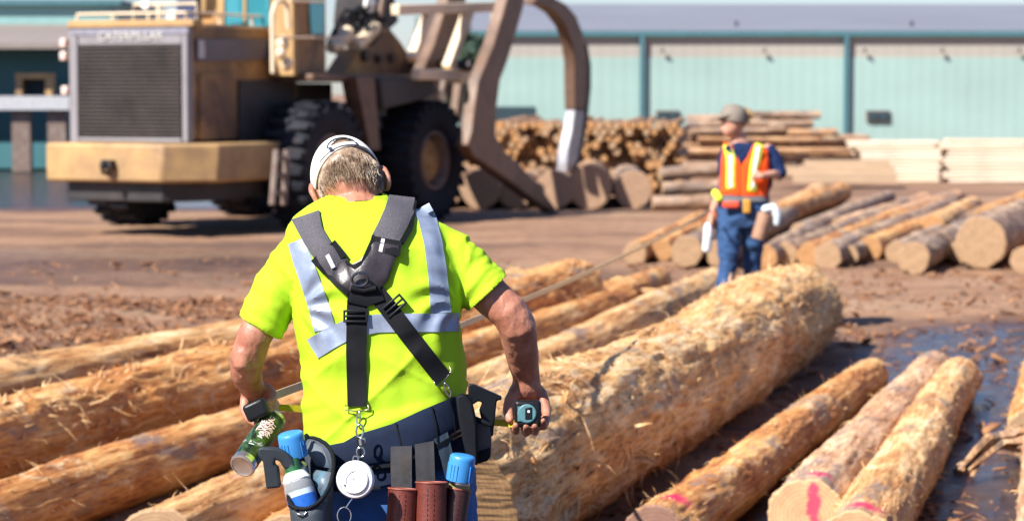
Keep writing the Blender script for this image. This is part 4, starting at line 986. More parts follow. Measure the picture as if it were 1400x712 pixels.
mb.tube([hb2 - FW * .02 + UP * .02, hb2 - FW * .045 - UP * .02], [.011, .009], 8, roundcap=True)
for s, xs, xk, xf, dy in ((0, 996, 995, 990, -.04), (1, 1032, 1028, 1030, .12)): mb.tube([W(xs, 292, .03), W(xk, 362, dy), W(xf, 438, dy * 1.5)], [wr(16), wr(10), wr(7)], 14, roundcap=True)
me = remesh(mb, .011, 5); link('body', me, M_skinL, wo)
# shirt, jeans, vest
navy = cloth('navy_work_shirt', (.008, .020, .07)); denim = plain('blue_denim', (.02, .065, .17), .85, 0, 6, .45, .4, .002, bscale=300, dirt=((.10, .19, .33), .58))
mb = MB(); mb.loft([ringpx(994, 1032, 196, .03, .07), ringpx(985, 1054, 204, .03, .105), ringpx(981, 1060, 225, .03, .125), ringpx(983, 1056, 250, .03, .118), ringpx(981, 1050, 272, .03, .112), ringpx(978, 1052, 284, .03, .125)], 28)
mb.tube([W(1048, 205, .03), W(1060, 222, .0), W(1067, 238, -.02), W(1062, 240, -.08)], [wr(11), wr(11), wr(9.5), wr(8.5)], 16)
mb.tube([W(994, 206, .06), W(989, 236, .13)], [wr(10), wr(9)], 16)
me = remesh(mb, .010, 4); displace(me, lambda c, n: .012 * noise.fractal(V((c.x * 9 + c.z * 7, c.y * 9, c.z * 9)), .8, 2, 3)); shw = link('shirt', me, navy, wo)
mb = MB(); mb.prism([W(996, 196, -.09), W(1010, 214, -.12), W(1026, 196, -.09), W(1030, 203, -.10), W(1013, 224, -.125), W(990, 203, -.10)], FW * .03); mb.build('collar', navy, shw, bevel=.006)
mb = MB(); mb.loft([ringpx(982, 1050, 268, .03, .118), ringpx(979, 1053, 285, .03, .13), ringpx(977, 1052, 300, .03, .135), ringpx(979, 1050, 312, .03, .125)], 28)
for xs, xk, xf, dy in ((997, 995, 990, -.04), (1031, 1028, 1031, .12)): mb.tube([W(xs, 300, .03), W(xs - 1, 325, dy * .5), W(xk, 362, dy), W(xf, 400, dy * 1.3), W(xf, 442, dy * 1.5)], [wr(18.5), wr(16.5), wr(12.5), wr(11), wr(9.5)], 18)
me = remesh(mb, .010, 4); displace(me, lambda c, n: .012 * noise.fractal(V((c.x * 8, c.y * 8, c.z * 14)), .8, 2, 3)); jw = link('jeans', me, denim, wo)
bt = plain('brown_leather_boot', (.10, .06, .035), .6)
for xf, dy in ((990, -.06), (1031, .18)):
    c = W(xf, 444, dy); c.z = .06; mb = MB(); mb.loft([(c + V((0, -.0, -.06)), V((.05, 0, 0)), V((0, .13, 0))), (c + V((0, -.02, -.02)), V((.052, 0, 0)), V((0, .13, 0))), (c + V((0, .03, .03)), V((.048, 0, 0)), V((0, .08, 0))), (c + V((0, .05, .14)), V((.05, 0, 0)), V((0, .055, 0)))], 20); mb.build('boot', bt, wo, sm=True)
orange = cloth('orange_vest_cloth', (.85, .10, .015)); lime = cloth('lime_vest_tape', (.75, .85, .06)); silver = plain('pale_reflective_tape', (.85, .85, .72), .35)
wb = bvh_of(shw.data) if False else None
tmp = MB(); tmp.loft([ringpx(990, 1040, 196, .03, .09), ringpx(983, 1050, 204, .03, .125), ringpx(980, 1054, 225, .03, .145), ringpx(982, 1052, 250, .03, .135), ringpx(981, 1050, 272, .03, .128), ringpx(981, 1052, 280, .03, .13)], 28)
tb = bvh_of(tmp.mesh('t'))
vest = drape(tb, [(990, 194), (986, 220), (984, 266)], [(1000, 198), (1013, 226), (1014, 268)], .012, 20, 6, dflt=18.77).build('safety_vest', orange, wo, sm=True)
drape(tb, [(1013, 226), (1013, 250), (1014, 268)], [(1050, 204), (1052, 240), (1048, 270)], .012, 20, 6, dflt=18.77).build('vest_front', orange, vest, sm=True)
drape(tb, [(1013, 227), (1022, 215), (1030, 198)], [(1040, 220), (1046, 210), (1048, 202)], .012, 14, 5, dflt=18.77).build('vest_front', orange, vest, sm=True)
drape(tb, *band([(993, 198), (999, 215), (999, 240), (999, 259)], [10, 12, 12, 12]), .018, 20, 4, dflt=18.76).build('lime_stripe', lime, vest, sm=True)
drape(tb, *band([(1039, 197), (1036, 208), (1031, 230), (1028, 262)], [12, 12, 12, 12]), .018, 20, 4, dflt=18.76).build('lime_stripe', lime, vest, sm=True)
drape(tb, *band([(999, 212), (999, 240), (999, 257)], 5), .022, 20, 3, dflt=18.76).build('silver_stripe', silver, vest, sm=True)
drape(tb, *band([(1037, 200), (1032, 230), (1029, 258)], 5), .022, 20, 3, dflt=18.76).build('silver_stripe', silver, vest, sm=True)
mb = MB(); mb.ell(W(1040, 243, -.15), .07, .03, .05, 12, 8); mb.build('orange_pocket', orange, vest, sm=True)
# hair, cap
hair = plain('blond_hair', (.42, .27, .12), .6, 0, 60, .5, .6, .004)
mb = MB(); mb.ell(W(1007, 163, .02), wr(14), .10, wr(18), 18, 12); mb.ell(W(1021, 157, .03), wr(8), .05, wr(8), 14, 10)
rs = random.Random(2)
for k in range(30): a = W(1018 + rs.uniform(-4, 6), 156 + rs.uniform(-6, 6), .0); mb.tube([a, a + RT * rs.uniform(-.01, .05) + UP * rs.uniform(-.05, .04), a + RT * rs.uniform(.0, .05) - UP * rs.uniform(-.03, .07)], [.006, .005, .001], 5)
mb.build('hair', hair, wo, sm=True)
capm = plain('greige_cap_cloth', (.20, .17, .14), .85, 0, 20, .2, .3, .002)
mb = MB(); hc = W(1001, 162, 0); cap_v = []
mb.lathe([(.02, .135), (.06, .125), (.09, .10), (.105, .06), (.11, .015), (.112, -.01), (.108, -.012), (.104, .015)], W(1002, 166, 0), (UP * .96 + RT * .16).normalized(), 24)
b0 = W(990, 160, -.01); mb.prism([b0 + RT * .06 - FW * .09, b0 - RT * .02 - FW * .10 - UP * .01, b0 - RT * .085 - FW * .06 - UP * .025, b0 - RT * .105 + UP * -.03, b0 - RT * .085 + FW * .06 - UP * .025, b0 - RT * .02 + FW * .09 - UP * .01], UP * .012)
mb.build('cap', capm, wo, sm=True)
# her belt and gear
wbelt = empty('tool_belt', W(1014, 272, 0), 'grey tool belt with holsters around the hips of the person in orange', 'tool belt')
gry = plain('grey_belt_webbing', (.13, .13, .14), .8); redp = plain('orange_red_pouch', (.75, .08, .03), .7)
mb = MB(); mb.loft([ringpx(981, 1051, 262, .03, .135), ringpx(979, 1053, 276, .03, .145)], 28); mb.build('belt', gry, wbelt, sm='auto')
mb = MB(); mb.box(W(999, 280, -.13), (.13, .04, .05)); mb.build('hip_pouch', redp, wbelt, bevel=.012)
mb = MB(); mb.box(W(1021, 282, -.13), (.06, .04, .11)); mb.build('tape_pouch', plain('mustard_pouch', (.55, .28, .04), .7), wbelt, bevel=.012)
mb = MB(); mb.tube([W(978, 264, -.03), W(983, 271, -.06)], [.03, .03], 12, roundcap=True); mb.build('lime_reel', lime, wbelt, sm=True)
mb = MB(); mb.tube([W(976, 290, -.0), W(972, 312, -.0)], [.05, .045], 14); mb.build('glove_pouch', plain('tan_orange_leather', (.42, .14, .06), .7), wbelt, sm='auto')
mb = MB(); mb.tube([W(1047, 292, -.12), W(1036, 327, -.12)], [.06, .055], 16); mb.build('leather_holster', plain('tan_leather', (.34, .19, .12), .7), wbelt, sm='auto')
mb = MB(); mb.tube([W(969, 310, -.04), W(966, 340, -.04)], [.036, .034], 16, roundcap=True); tag(rebase(mb.build('spray_can', plain('white_can', (.78, .8, .84), .3), sm=True)), 'white spray can hanging at the left hip of the person in orange', 'spray can')
mb = MB(); mb.tube([W(1046, 286, -.13), W(1056, 283, -.13), W(1062, 292, -.13), W(1062, 305, -.13)], [.03, .036, .036, .026], 12, roundcap=True); tag(rebase(mb.build('paint_gun', plain('white_blue_plastic', (.6, .68, .75), .35), sm=True)), 'pale paint gun in the tan holster of the person in orange', 'paint gun')
# ================================================================ the man in the yellow shirt, seen from behind
DM = 5.9
mn = empty('person', G(540, 1190), 'person seen from behind in lime yellow T-shirt and white cap, tape in hand', 'person')
def Mp(px, py, dy=0.0): return P(px, py, DM + dy)
def mr(r, dy=0.0): return r * (DM + dy) / FPX
def rg(xl, xr, py, dy, th, tilt=0): return ringpx(xl, xr, py, dy, th, DM, tilt)
def chain(mb, pts, n=18, roundcap=True, flat=None): mb.tube([Mp(a, b_, c_) for a, b_, c_, r in pts], [mr(r, c_) for a, b_, c_, r in pts], n, roundcap=roundcap, flat=flat)
HC = Mp(476, 250, .17)       # head centre
HU = (UP * .74 + FW * .58 - RT * .30).normalized(); HX = (RT - HU * RT.dot(HU)).normalized(); HX = (HX * .99 + UP * -.0).normalized(); HF = HU.cross(HX).normalized()
if HF.dot(FW) < 0: HF = -HF
HM = Matrix((HX, HF, HU)).transposed()
body = MB()
body.ell(HC, .079, .098, .112, 28, 20, HM)                                     # skull
body.ell(HC + HF * .045 - HU * .055, .058, .062, .075, 20, 14, HM)             # jaw and face
nz = HC + HF * .105 - HU * .03; body.tube([nz + HU * .04 - HF * .01, nz + HF * .018 - HU * .002], [.010, .016], 10, roundcap=True)
for s in (-1, 1):                                                              # ears
    e = HC + HX * s * .080 - HF * .005 - HU * .018
    pts = [e + (HU * cos(a) * .032 + HF * sin(a) * -.018) + HX * s * (.010 + .007 * sin(a)) for a in [k * pi / 5 - .4 for k in range(8)]]
    body.tube(pts, [.006, .007, .0075, .0075, .007, .007, .0075, .007], 8, roundcap=True); body.ell(e + HX * s * .004, .006, .013, .024, 10, 8, HM)
body.tube([HC - HU * .05 - HF * .02, HC.lerp(Mp(486, 285, .12), .55), Mp(488, 300, .10)], [.064, .062, .075], 20)
body.loft([rg(440, 545, 282, .12, .09), rg(400, 606, 310, .09, .10), rg(398, 618, 350, .07, .11), rg(412, 616, 400, .06, .10), rg(420, 618, 460, .05, .10), rg(425, 625, 520, .05, .10), rg(425, 630, 580, .05, .10), rg(430, 640, 640, .05, .11), rg(435, 640, 690, .05, .12)], 32)
# left arm: elbow back, forearm going forward and down
chain(body, [(422, 345, .09, 28), (392, 385, .07, 27), (362, 430, .05, 25), (347, 462, .04, 23.5), (338, 490, .05, 23), (336, 508, .09, 22), (342, 524, .15, 18), (348, 538, .19, 15.5)], 20)
chain(body, [(334, 482, .03, 15), (332, 494, .03, 15)], 14)
# right arm
chain(body, [(605, 350, .09, 28), (640, 375, .07, 28), (668, 402, .05, 27), (696, 427, .04, 26), (707, 446, .045, 26), (711, 468, .08, 24.5), (715, 492, .12, 22), (719, 513, .15, 18.5), (720, 528, .16, 20)], 20)
chain(body, [(710, 434, .03, 16), (716, 448, .035, 16.5)], 14)
# right hand: palm behind the tape case, thumb on the left, fingertips curled up under the case
chain(body, [(714, 530, .165, 16), (711, 545, .18, 15), (711, 558, .185, 11)], 14); chain(body, [(726, 530, .165, 15), (730, 545, .18, 15), (733, 558, .185, 11)], 14)
chain(body, [(706, 532, .155, 10), (698, 546, .13, 8.6), (694.5, 560, .105, 7.4), (697, 573, .085, 6.4)], 12)
for (a, b_, c_, e_) in (((706, 560), (703, 585), (705, 590), 5.6), ((717, 562), (718, 588), (719, 592), 5.8), ((728, 562), (731, 588), (731.5, 591), 5.7), ((739, 556), (745, 579), (743, 584), 5.3)):
    chain(body, [(a[0], a[1], .18, c_ and e_ + 1), ((a[0] + b_[0]) / 2 + 1, (a[1] + b_[1]) / 2, .185, e_ + .6), (b_[0], b_[1], .165, e_), (c_[0], c_[1] - 1, .115, e_ - .2), (c_[0], c_[1] - 6, .055, e_ - .6), (c_[0], c_[1] - 9, .045, e_ - 1)], 10)
chain(body, [(738, 538, .17, 10), (745, 553, .15, 8), (747, 567, .125, 6.8), (745, 578, .10, 5.8)], 12)
# left hand: wraps a small black tape case and the spray can nozzle
chain(body, [(350, 535, .20, 15), (356, 546, .215, 15), (358, 556, .22, 13)], 14)
for k, (x, y) in enumerate([(368, 532), (371, 545), (372, 557), (370, 568)]):
    chain(body, [(354, y - 2 + k, .20, 7.2), (367, y - 2, .18, 6.6), (x + 6, y + 7, .155, 6.0), (x + 4, y + 16 - k * 2, .12, 5.6), (x - 3, y + 19 - k * 3, .095, 5.0)], 10)
chain(body, [(343, 535, .18, 9), (335, 547, .16, 7.4), (334, 560, .15, 6.6), (339, 572, .13, 6.2), (349, 579, .11, 5.6)], 10)
for hx, kx, fx, dy in ((470, 462, 458, .0), (600, 612, 620, .06)): chain(body, [(hx, 690, .05, 50), (hx, 780, .03, 46), (kx, 930, .02, 32), (fx, 1130, .05, 22)], 18)
me = remesh(body, .0036, 4, .5)
displace(me, lambda c, n: .0022 * noise.fractal(V((c.x * 30, c.y * 30, c.z * 18)), .9, 2, 3))
man_body = link('body', me, M_skin, mn)
# ---- hair
cn = (HU * .93 + HF * .30 - HX * .12).normalized()
M_hairm, nt, b = newmat('greying_blond_hair'); v = objco(nt)
c = ramp(nt, noise_n(nt, v, 45, 6, .7), [(.3, (.11, .065, .04)), (.5, (.26, .18, .12)), (.7, (.60, .50, .39))]); nt.links.new(c, b.inputs['Base Color']); b.inputs['Roughness'].default_value = .45
hs = MB()
hs.ell(HC + HU * .004 - HF * .004, .0815, .1, .112, 40, 28, HM); sh = hs.mesh('hs', True)
bm = bmesh.new(); bm.from_mesh(sh)
def hairzone(p):
    q = p - HC; u, f_, x = q.dot(HU), q.dot(HF), q.dot(HX)
    return u > -.046 + .35 * max(0, -x - .01) + .9 * max(0, f_ + .02) + .012 * noise.noise(p * 40) and f_ < .04
bmesh.ops.delete(bm, geom=[f for f in bm.faces if not hairzone(f.calc_center_median())], context='FACES'); bm.to_mesh(sh); bm.free()
hair_o = link('hair', sh, M_hairm, mn)
rs = random.Random(9); vs, fs = [], []
for _ in range(11000):
    a = rs.uniform(0, 2 * pi); b_ = rs.uniform(-.72, .9); d = V((cos(a) * sqrt(1 - b_ * b_) * .0825, sin(a) * sqrt(1 - b_ * b_) * .101, b_ * .113)); p = HC + HM @ d
    if not hairzone(p) or (p - HC).dot(cn) > -.012: continue
    n = (HM @ V((d.x / .0825, d.y / .101, d.z / .113))).normalized(); g = (HU * -1 - HF * .25 + HX * (d.x * 5) + HX * (rs.gauss(0, .12) + .5 * noise.noise(p * 25)) + HF * rs.gauss(0, .1)); g = (g - n * g.dot(n)).normalized()
    L_ = rs.uniform(.018, .042); q = [p, p + g * L_ * .5 + n * .004, p + g * L_ + n * rs.uniform(.0, .006) * 1.2]; sd_ = g.cross(n) * rs.uniform(.0004, .0009); b0 = len(vs)
    for k, z_ in enumerate(q): w_ = 1 - .35 * k; vs += [tuple(z_ - sd_ * w_), tuple(z_ + n * .0006), tuple(z_ + sd_ * w_)]
    for k in (0, 1):
        for e in range(3): fs.append((b0 + k * 3 + e, b0 + k * 3 + (e + 1) % 3, b0 + k * 3 + 3 + (e + 1) % 3, b0 + k * 3 + 3 + e))
me = bpy.data.meshes.new('hair_strands'); me.from_pydata(vs, [], fs); me.update(); hs_o = link('hair_strands', me, M_hairm, None); hs_o.data.transform(wm(mn).inverted()); hs_o.parent = mn; hs_o['kind'] = 'stuff'
# ---- cap worn backward-forward: white shell, rear opening with the strap
M_cap = plain('white_cap_cloth', (.78, .76, .72), .8, 0, 14, .1, .3, .0012, bscale=500, dirt=((.6, .56, .5), .62))
cm = MB(); cm.ell(HC + HU * .012 + HF * .004, .090, .110, .118, 64, 44, HM); cme = cm.mesh('cap', True); bm = bmesh.new(); bm.from_mesh(cme)
bmesh.ops.bisect_plane(bm, geom=bm.verts[:] + bm.edges[:] + bm.faces[:], plane_co=HC + cn * -.004, plane_no=cn, clear_inner=True)
def opening(p):
    q = p - HC; x = q.dot(HX) - .006; h = (p - (HC + cn * -.004)).dot(cn); f_ = q.dot(HF)
    return f_ < 0 and .017 < h < .017 + .030 * sqrt(max(0, 1 - (x / .036) ** 2)) and abs(x) < .036
bmesh.ops.delete(bm, geom=[f for f in bm.faces if opening(f.calc_center_median())], context='FACES'); bm.to_mesh(cme); bm.free()
cap = link('cap', cme, M_cap, mn); sm_ = cap.modifiers.new('s', 'SOLIDIFY'); sm_.thickness = .0035; sm_.offset = -1
mb = MB()                                                                      # brim, away from the camera over the eyes
br = HC + HF * .10 + HU * .035
pts = [br + HX * (.075 * sin(a)) + HF * (.072 * cos(a)) - HU * (.018 * cos(a) + .012 * abs(sin(a))) for a in [radians(k) for k in range(-90, 91, 15)]]
mb.prism(pts + [br + HX * .07 - HF * .03, br - HX * .07 - HF * .03], HU * .004); mb.build('brim', M_cap, cap, bevel=.001)
def on_cap(x, h):
    """point on the cap shell at lateral x and height h over its rim plane, on the back of the head"""
    for k in range(400):
        f_ = -.2 + k * .0006; p = HC + cn * (-.004 + h) + HX * x; p = p + (HF - cn * HF.dot(cn)).normalized() * f_
        q = p - (HC + HU * .012 + HF * .004)
        if (q.dot(HX) / .0915) ** 2 + (q.dot(HF) / .1115) ** 2 + (q.dot(HU) / .1195) ** 2 < 1: return p
    return p
mb = MB(); st = [on_cap(x * .001, .0085) for x in range(-60, 70, 6)]
for k in range(len(st) - 1):
    t = (st[k + 1] - st[k]); n = t.cross(cn).normalized(); mb.box((st[k] + st[k + 1]) / 2 - (n if n.dot(FW) > 0 else -n) * .0015, (t.length * 1.05, .0022, .013), ax=(t.normalized(), n, cn))
mb.build('strap', M_cap, cap)
blk = plain('dark_navy_trim', (.02, .035, .08), .6)
mb = MB(); ed = [on_cap(.006 + .036 * cos(a), .017 + .029 * sin(a)) - FW * .001 for a in [pi * k / 18 for k in range(19)]]; mb.tube(ed, .0016, 6); mb.tube([on_cap(x * .001 + .006, .0165) - FW * .001 for x in range(-36, 37, 6)], .0014, 6)
for x in (-.030, .034): c_ = on_cap(x + .006, .009) - FW * .003; mb.box(c_, (.010, .004, .015), ax=(HX, HF, cn))
mb.build('cap_trim', blk, cap)
# ---- T-shirt
hiviz, nt, b = newmat('lime_yellow_jersey'); v = objco(nt)
c = ramp(nt, noise_n(nt, v, 5, 5), [(.3, (.35, .58, .018)), (.7, (.43, .66, .026))]); nt.links.new(c, b.inputs['Base Color']); b.inputs['Roughness'].default_value = .75; b.inputs['Specular IOR Level'].default_value = .2
ww = N(nt, 'ShaderNodeTexWave'); ww.inputs['Scale'].default_value = 260; ww.inputs['Distortion'].default_value = 1; nt.links.new(v, ww.inputs['Vector']); n1 = bump(nt, ww.outputs['Fac'], b, .12, .0008); bump(nt, noise_n(nt, v, 22, 5, .55, .6), b, .25, .006, n1)
tsh = MB()
tsh.loft([rg(452, 526, 263, .155, .055), rg(438, 538, 271, .14, .078), rg(420, 560, 281, .13, .098), rg(402, 590, 294, .115, .115), rg(390, 612, 312, .10, .128), rg(386, 628, 340, .075, .138), rg(392, 634, 380, .06, .142), rg(401, 632, 420, .05, .138), rg(408, 633, 460, .045, .135), rg(414, 637, 500, .045, .134), rg(416, 641, 540, .05, .138), rg(414, 644, 575, .055, .146), rg(414, 646, 605, .055, .150), rg(414, 648, 640, .055, .150)], 48, 2.3)
slL = [(430, 338, .09, 36), (406, 360, .08, 39), (382, 398, .065, 37), (362, 428, .055, 33), (352, 450, .05, 31.5)]
slR = [(590, 338, .09, 36), (620, 354, .08, 38), (648, 382, .065, 36), (666, 402, .055, 36), (674, 410, .05, 36)]
for sl in (slL, slR): tsh.tube([Mp(a, b_, c_) for a, b_, c_, r in sl], [mr(r, c_) for a, b_, c_, r in sl], 28)
me = remesh(tsh, .0052, 7, .5)
def hem(px): return pl([(396, 588), (414, 594), (430, 606), (446, 615), (464, 615), (474, 604), (487, 596), (536, 582), (577, 563), (618, 546), (660, 540)], px)
def topx(p):
    q = p - CAM; d = q.dot(FW); return 700 + FPX * q.dot(RT) / d, 356 - FPX * q.dot(UP) / d
def wrinkle(c, n):
    px, py = topx(c); x, z = c.x, c.z; f_ = 0
    ax_ = (px - 520) / 110
    # long soft folds running from the shoulder blades to the waist
    f_ += .0105 * noise.fractal(V((x * 7 - z * 5 + 1.0 * noise.noise(V((x * 3, 0, z * 4))), c.y * 4, z * 1.4 + x * 1.6)), 1.1, 2, 2) * smooth(290, 430, py)
    # diagonal folds from each armpit
    for s, ox, oy in ((-1, 408, 420), (1, 628, 415)):
        dx, dy = (px - ox) * -s, py - oy; dd = sqrt(dx * dx + dy * dy); a = atan2(dy, max(dx, 1)); wgt = math.exp(-(dd / 110) ** 2)
        f_ += .007 * wgt * smooth(-5, 25, dx) * smooth(4, 30, dd) * sin(a * 9 + .8 * noise.noise(V((dd * .02, s, 0))) * 5)
    # bunching above the belt
    f_ += .009 * noise.fractal(V((x * 4, c.y * 4, z * 20 - x * 7)), .9, 2, 2) * smooth(510, 580, py)
    r1_ = 1 - abs(noise.noise(V((x * 6 - z * 6.5, c.y * 3, z * 1.5 + 4)))) * 2.2; f_ += .0075 * max(0, r1_) ** 4 * smooth(330, 470, py)
    r2_ = 1 - abs(noise.noise(V((x * 4 + z * 9, c.y * 3 + 7, x * 2)))) * 2.4; f_ += .005 * max(0, r2_) ** 4 * smooth(440, 520, py)
    if abs(px - 520) > 118: f_ += .009 * noise.fractal(V((x * 16 + z * 14 * (1 if px < 520 else -1), c.y * 9, z * 8)), .9, 2, 3)
    return f_
displace(me, wrinkle)
bm = bmesh.new(); bm.from_mesh(me)
for a, sl in ((0, slL), (1, slR)):
    e, e0 = Mp(*sl[-1][:3]), Mp(*sl[-2][:3]); n = (e - e0).normalized()
    if a == 0: n = (Mp(380, 462, .05) - Mp(328, 430, .05)).normalized(); n = V((n.z, 0, -n.x)); n = -n if n.dot(e - e0) < 0 else n
    else: n = (Mp(692, 376, .05) - Mp(638, 426, .05)).normalized(); n = V((n.z, 0, -n.x)); n = -n if n.dot(e - e0) < 0 else n
    p0 = Mp(354, 446, .05) if a == 0 else Mp(665, 401, .05)
    near = [f for f in bm.faces if (f.calc_center_median() - e).length < .075 + .02]
    geo = list({v_ for f in near for v_ in f.verts}) + list({d for f in near for d in f.edges}) + near
    bmesh.ops.bisect_plane(bm, geom=geo, plane_co=p0, plane_no=n)
    kill = [f for f in bm.faces if (f.calc_center_median() - e).length < .11 and (f.calc_center_median() - p0).dot(n) > .0003]
    bmesh.ops.delete(bm, geom=kill, context='FACES')
for vt in bm.verts:
    px, py = topx(vt.co)
    if py > 525 and 395 < px < 665:
        h = hem(px); 
        if h < py < h + 7: vt.co.z = vt.co.z + (py - h) * DM / FPX
kill = [f for f in bm.faces if (lambda q: q[1] > hem(q[0]) + .3 and q[1] > 525)(topx(f.calc_center_median()))]
bmesh.ops.delete(bm, geom=kill, context='FACES')
# neck opening
kill = [f for f in bm.faces if f.calc_center_median().z > Mp(489, 266.5, .15).z and f.normal.z > .75 and abs(topx(f.calc_center_median())[0] - 489) < 34 and topx(f.calc_center_median())[1] < 268]
bmesh.ops.delete(bm, geom=kill, context='FACES'); bm.to_mesh(me); bm.free()
for p in me.polygons: p.use_smooth = True
sb = bvh_of(me)
shirt = link('shirt', me, hiviz, mn); q_ = shirt.modifiers.new('s', 'SOLIDIFY'); q_.thickness = .0025; q_.offset = -1
# hem bands of the sleeves
silverB, nt, b = newmat('silver_reflective_tape'); v = objco(nt); nt.links.new(ramp(nt, noise_n(nt, v, 30, 4), [(.3, (.19, .24, .34)), (.7, (.29, .34, .45))]), b.inputs['Base Color']); b.inputs['Roughness'].default_value = .42; b.inputs['Metallic'].default_value = .25
bump(nt, noise_n(nt, v, 600, 3), b, .2, .0006)
def strip(C, w, th, name, mat, parent, n=40, m=10, base=.0028, puff=0, smz=1): return drape(sb, *band(C, w), th, n, m, base, puff, smz=smz).build(name, mat, parent, sm='auto')
strip([(576, 283), (584, 298), (592, 330), (598, 370), (601, 405), (603, 428)], [24, 25, 25, 26, 27, 28], .0008, 'reflective_stripe', silverB, shirt)
strip([(403, 330), (412, 352), (424, 385), (436, 420), (444, 450)], [20, 26, 27, 28, 30], .0008, 'reflective_stripe', silverB, shirt)
strip([(628, 440), (600, 441), (560, 441), (515, 442), (480, 448), (450, 463), (427, 477)], [25, 25, 25, 25, 27, 29, 30], .0014, 'reflective_stripe', silverB, shirt, n=60)
strip([(449, 270), (463, 264), (489, 262), (514, 264), (529, 270)], [6, 6, 6, 6, 6], .0012, 'collar', hiviz, shirt, n=24, m=4)
# ---- jeans and boots
jm = MB()
jm.loft([rg(424, 644, 600, .05, .14), rg(418, 650, 650, .05, .155), rg(412, 656, 720, .05, .165), rg(412, 656, 790, .05, .16)], 36)
for hx, kx, fx, dy in ((470, 458, 452, .0), (602, 612, 620, .06)): jm.tube([Mp(hx, 740, .05), Mp(hx - 2, 800, .04), Mp(kx, 940, dy), Mp(kx, 1020, dy + .02), Mp(fx, 1160, dy + .04)], [mr(57), mr(55), mr(42), mr(38), mr(34)], 24)
me = remesh(jm, .008, 5); displace(me, lambda c, n: .010 * noise.fractal(V((c.x * 9 + c.z * 5, c.y * 8, c.z * 12)), .9, 2, 4)); jeans = link('jeans', me, plain('man_denim', (.03, .11, .33), .85, 0, 7, .45, .45, .0012, bscale=900, dirt=((.10, .24, .5), .56)), mn); jb = bvh_of(me)
for fx, dy in ((452, .04), (620, .1)):
    c = Mp(fx, 1180, dy); c.z = .07; mb = MB(); mb.loft([(c + V((0, .05, -.07)), V((.052, 0, 0)), V((0, .15, 0))), (c + V((0, .05, -.03)), V((.054, 0, 0)), V((0, .15, 0))), (c + V((0, .02, .04)), V((.05, 0, 0)), V((0, .10, 0))), (c + V((0, -.01, .18)), V((.055, 0, 0)), V((0, .06, 0)))], 24); mb.build('boot', bt, mn, sm=True)
# ================================================================ tool belt with its cross harness
belt = empty('tool_belt', Mp(540, 620, -.1), 'navy padded tool belt with charcoal cross shoulder straps, worn by the person in yellow', 'tool belt')
M_pad, nt, b = newmat('charcoal_mesh_pad'); v = objco(nt)
vo = N(nt, 'ShaderNodeTexVoronoi'); vo.inputs['Scale'].default_value = 420; nt.links.new(v, vo.inputs['Vector'])
nt.links.new(ramp(nt, vo.outputs['Distance'], [(.1, (.018, .018, .024)), (.55, (.085, .08, .095))]), b.inputs['Base Color']); b.inputs['Roughness'].default_value = .8; bump(nt, vo.outputs['Distance'], b, .7, .0012)
M_web, nt, b = newmat('black_webbing'); v = objco(nt); wv = N(nt, 'ShaderNodeTexWave', bands_direction='Z'); wv.inputs['Scale'].default_value = 190; wv.inputs['Distortion'].default_value = .6; nt.links.new(v, wv.inputs['Vector'])
nt.links.new(ramp(nt, wv.outputs['Fac'], [(.2, (.004, .0045, .006)), (.8, (.014, .015, .019))]), b.inputs['Base Color']); b.inputs['Roughness'].default_value = .75; b.inputs['Specular IOR Level'].default_value = .15; bump(nt, wv.outputs['Fac'], b, .5, .0008)
M_vinyl = plain('brown_black_vinyl', (.035, .028, .033), .36, 0, 14, .4, .3, .003, spec=.5); M_nylon = plain('black_nylon', (.007, .008, .011), .7, 0, 30, .3, .4, .001, bscale=500, spec=.15)
M_tagw = plain('small_white_tag', (.55, .55, .58), .5, 0, 300, .6)
def hs2(A, B, th, name, mat, n=24, m=6, base=.002, puff=.0, parent=None): return drape(sb, A, B, th, n, m, base, puff, smz=4).build(name, mat, parent or belt, sm='auto')
hs2([(398, 300), (412, 326), (431, 357), (452, 384)], [(436, 287), (440, 310), (453, 332), (471, 356)], .010, 'shoulder_pad', M_pad, puff=.009)
hs2([(532, 266), (526, 285), (517, 305), (508, 322)], [(567, 270), (566, 290), (556, 312), (545, 332)], .010, 'shoulder_pad', M_pad, puff=.009)
hs2([(538, 330), (548, 331), (560, 310), (567, 272)][::-1], [(541, 336), (552, 334), (565, 312), (570, 275)][::-1], .012, 'pad_edge', M_nylon, m=2)
hs2([(446, 352), (460, 390), (475, 405)], [(474, 352), (480, 366), (486, 386)], .007, 'centre_plate', M_vinyl, puff=.006)
hs2([(476, 402), (492, 408), (512, 402), (530, 384)], [(478, 362), (492, 356), (512, 330), (546, 336)], .009, 'centre_plate', M_vinyl, puff=.008)
hs2([(472, 355), (483, 362), (494, 356), (510, 320)], [(472, 359), (484, 368), (498, 360), (514, 324)], .016, 'binding', M_nylon, m=2)
hs2([(431, 357), (452, 385), (474, 404)], [(436, 353), (456, 380), (478, 398)], .013, 'binding', M_nylon, m=2)
# cross straps and sleeves at the pads
hs2(*band([(434, 366), (451, 350), (466, 338)], 26), .013, 'strap_loop', M_web, n=12)
hs2(*band([(506, 332), (526, 336), (548, 340)], 21), .015, 'strap_loop', M_web, n=12)
for C, w_ in (([(447, 348), (456, 366)], 6), ([(524, 326), (520, 344)], 5)): hs2(*band(C, w_), .018, 'maker_tag', M_tagw, n=8, m=3)
hs2([(476, 396), (474, 420), (473, 480), (475, 555)], [(500, 396), (502, 420), (501, 480), (501, 555)], .005, 'back_strap', M_web, n=50)
hs2(*band([(508, 392), (530, 420), (565, 466), (606, 518)], 25), .005, 'back_strap', M_web, n=50)
hs2(*band([(478, 398), (500, 404), (520, 396)], 30), .011, 'strap_keeper', M_nylon, n=14, puff=.004)
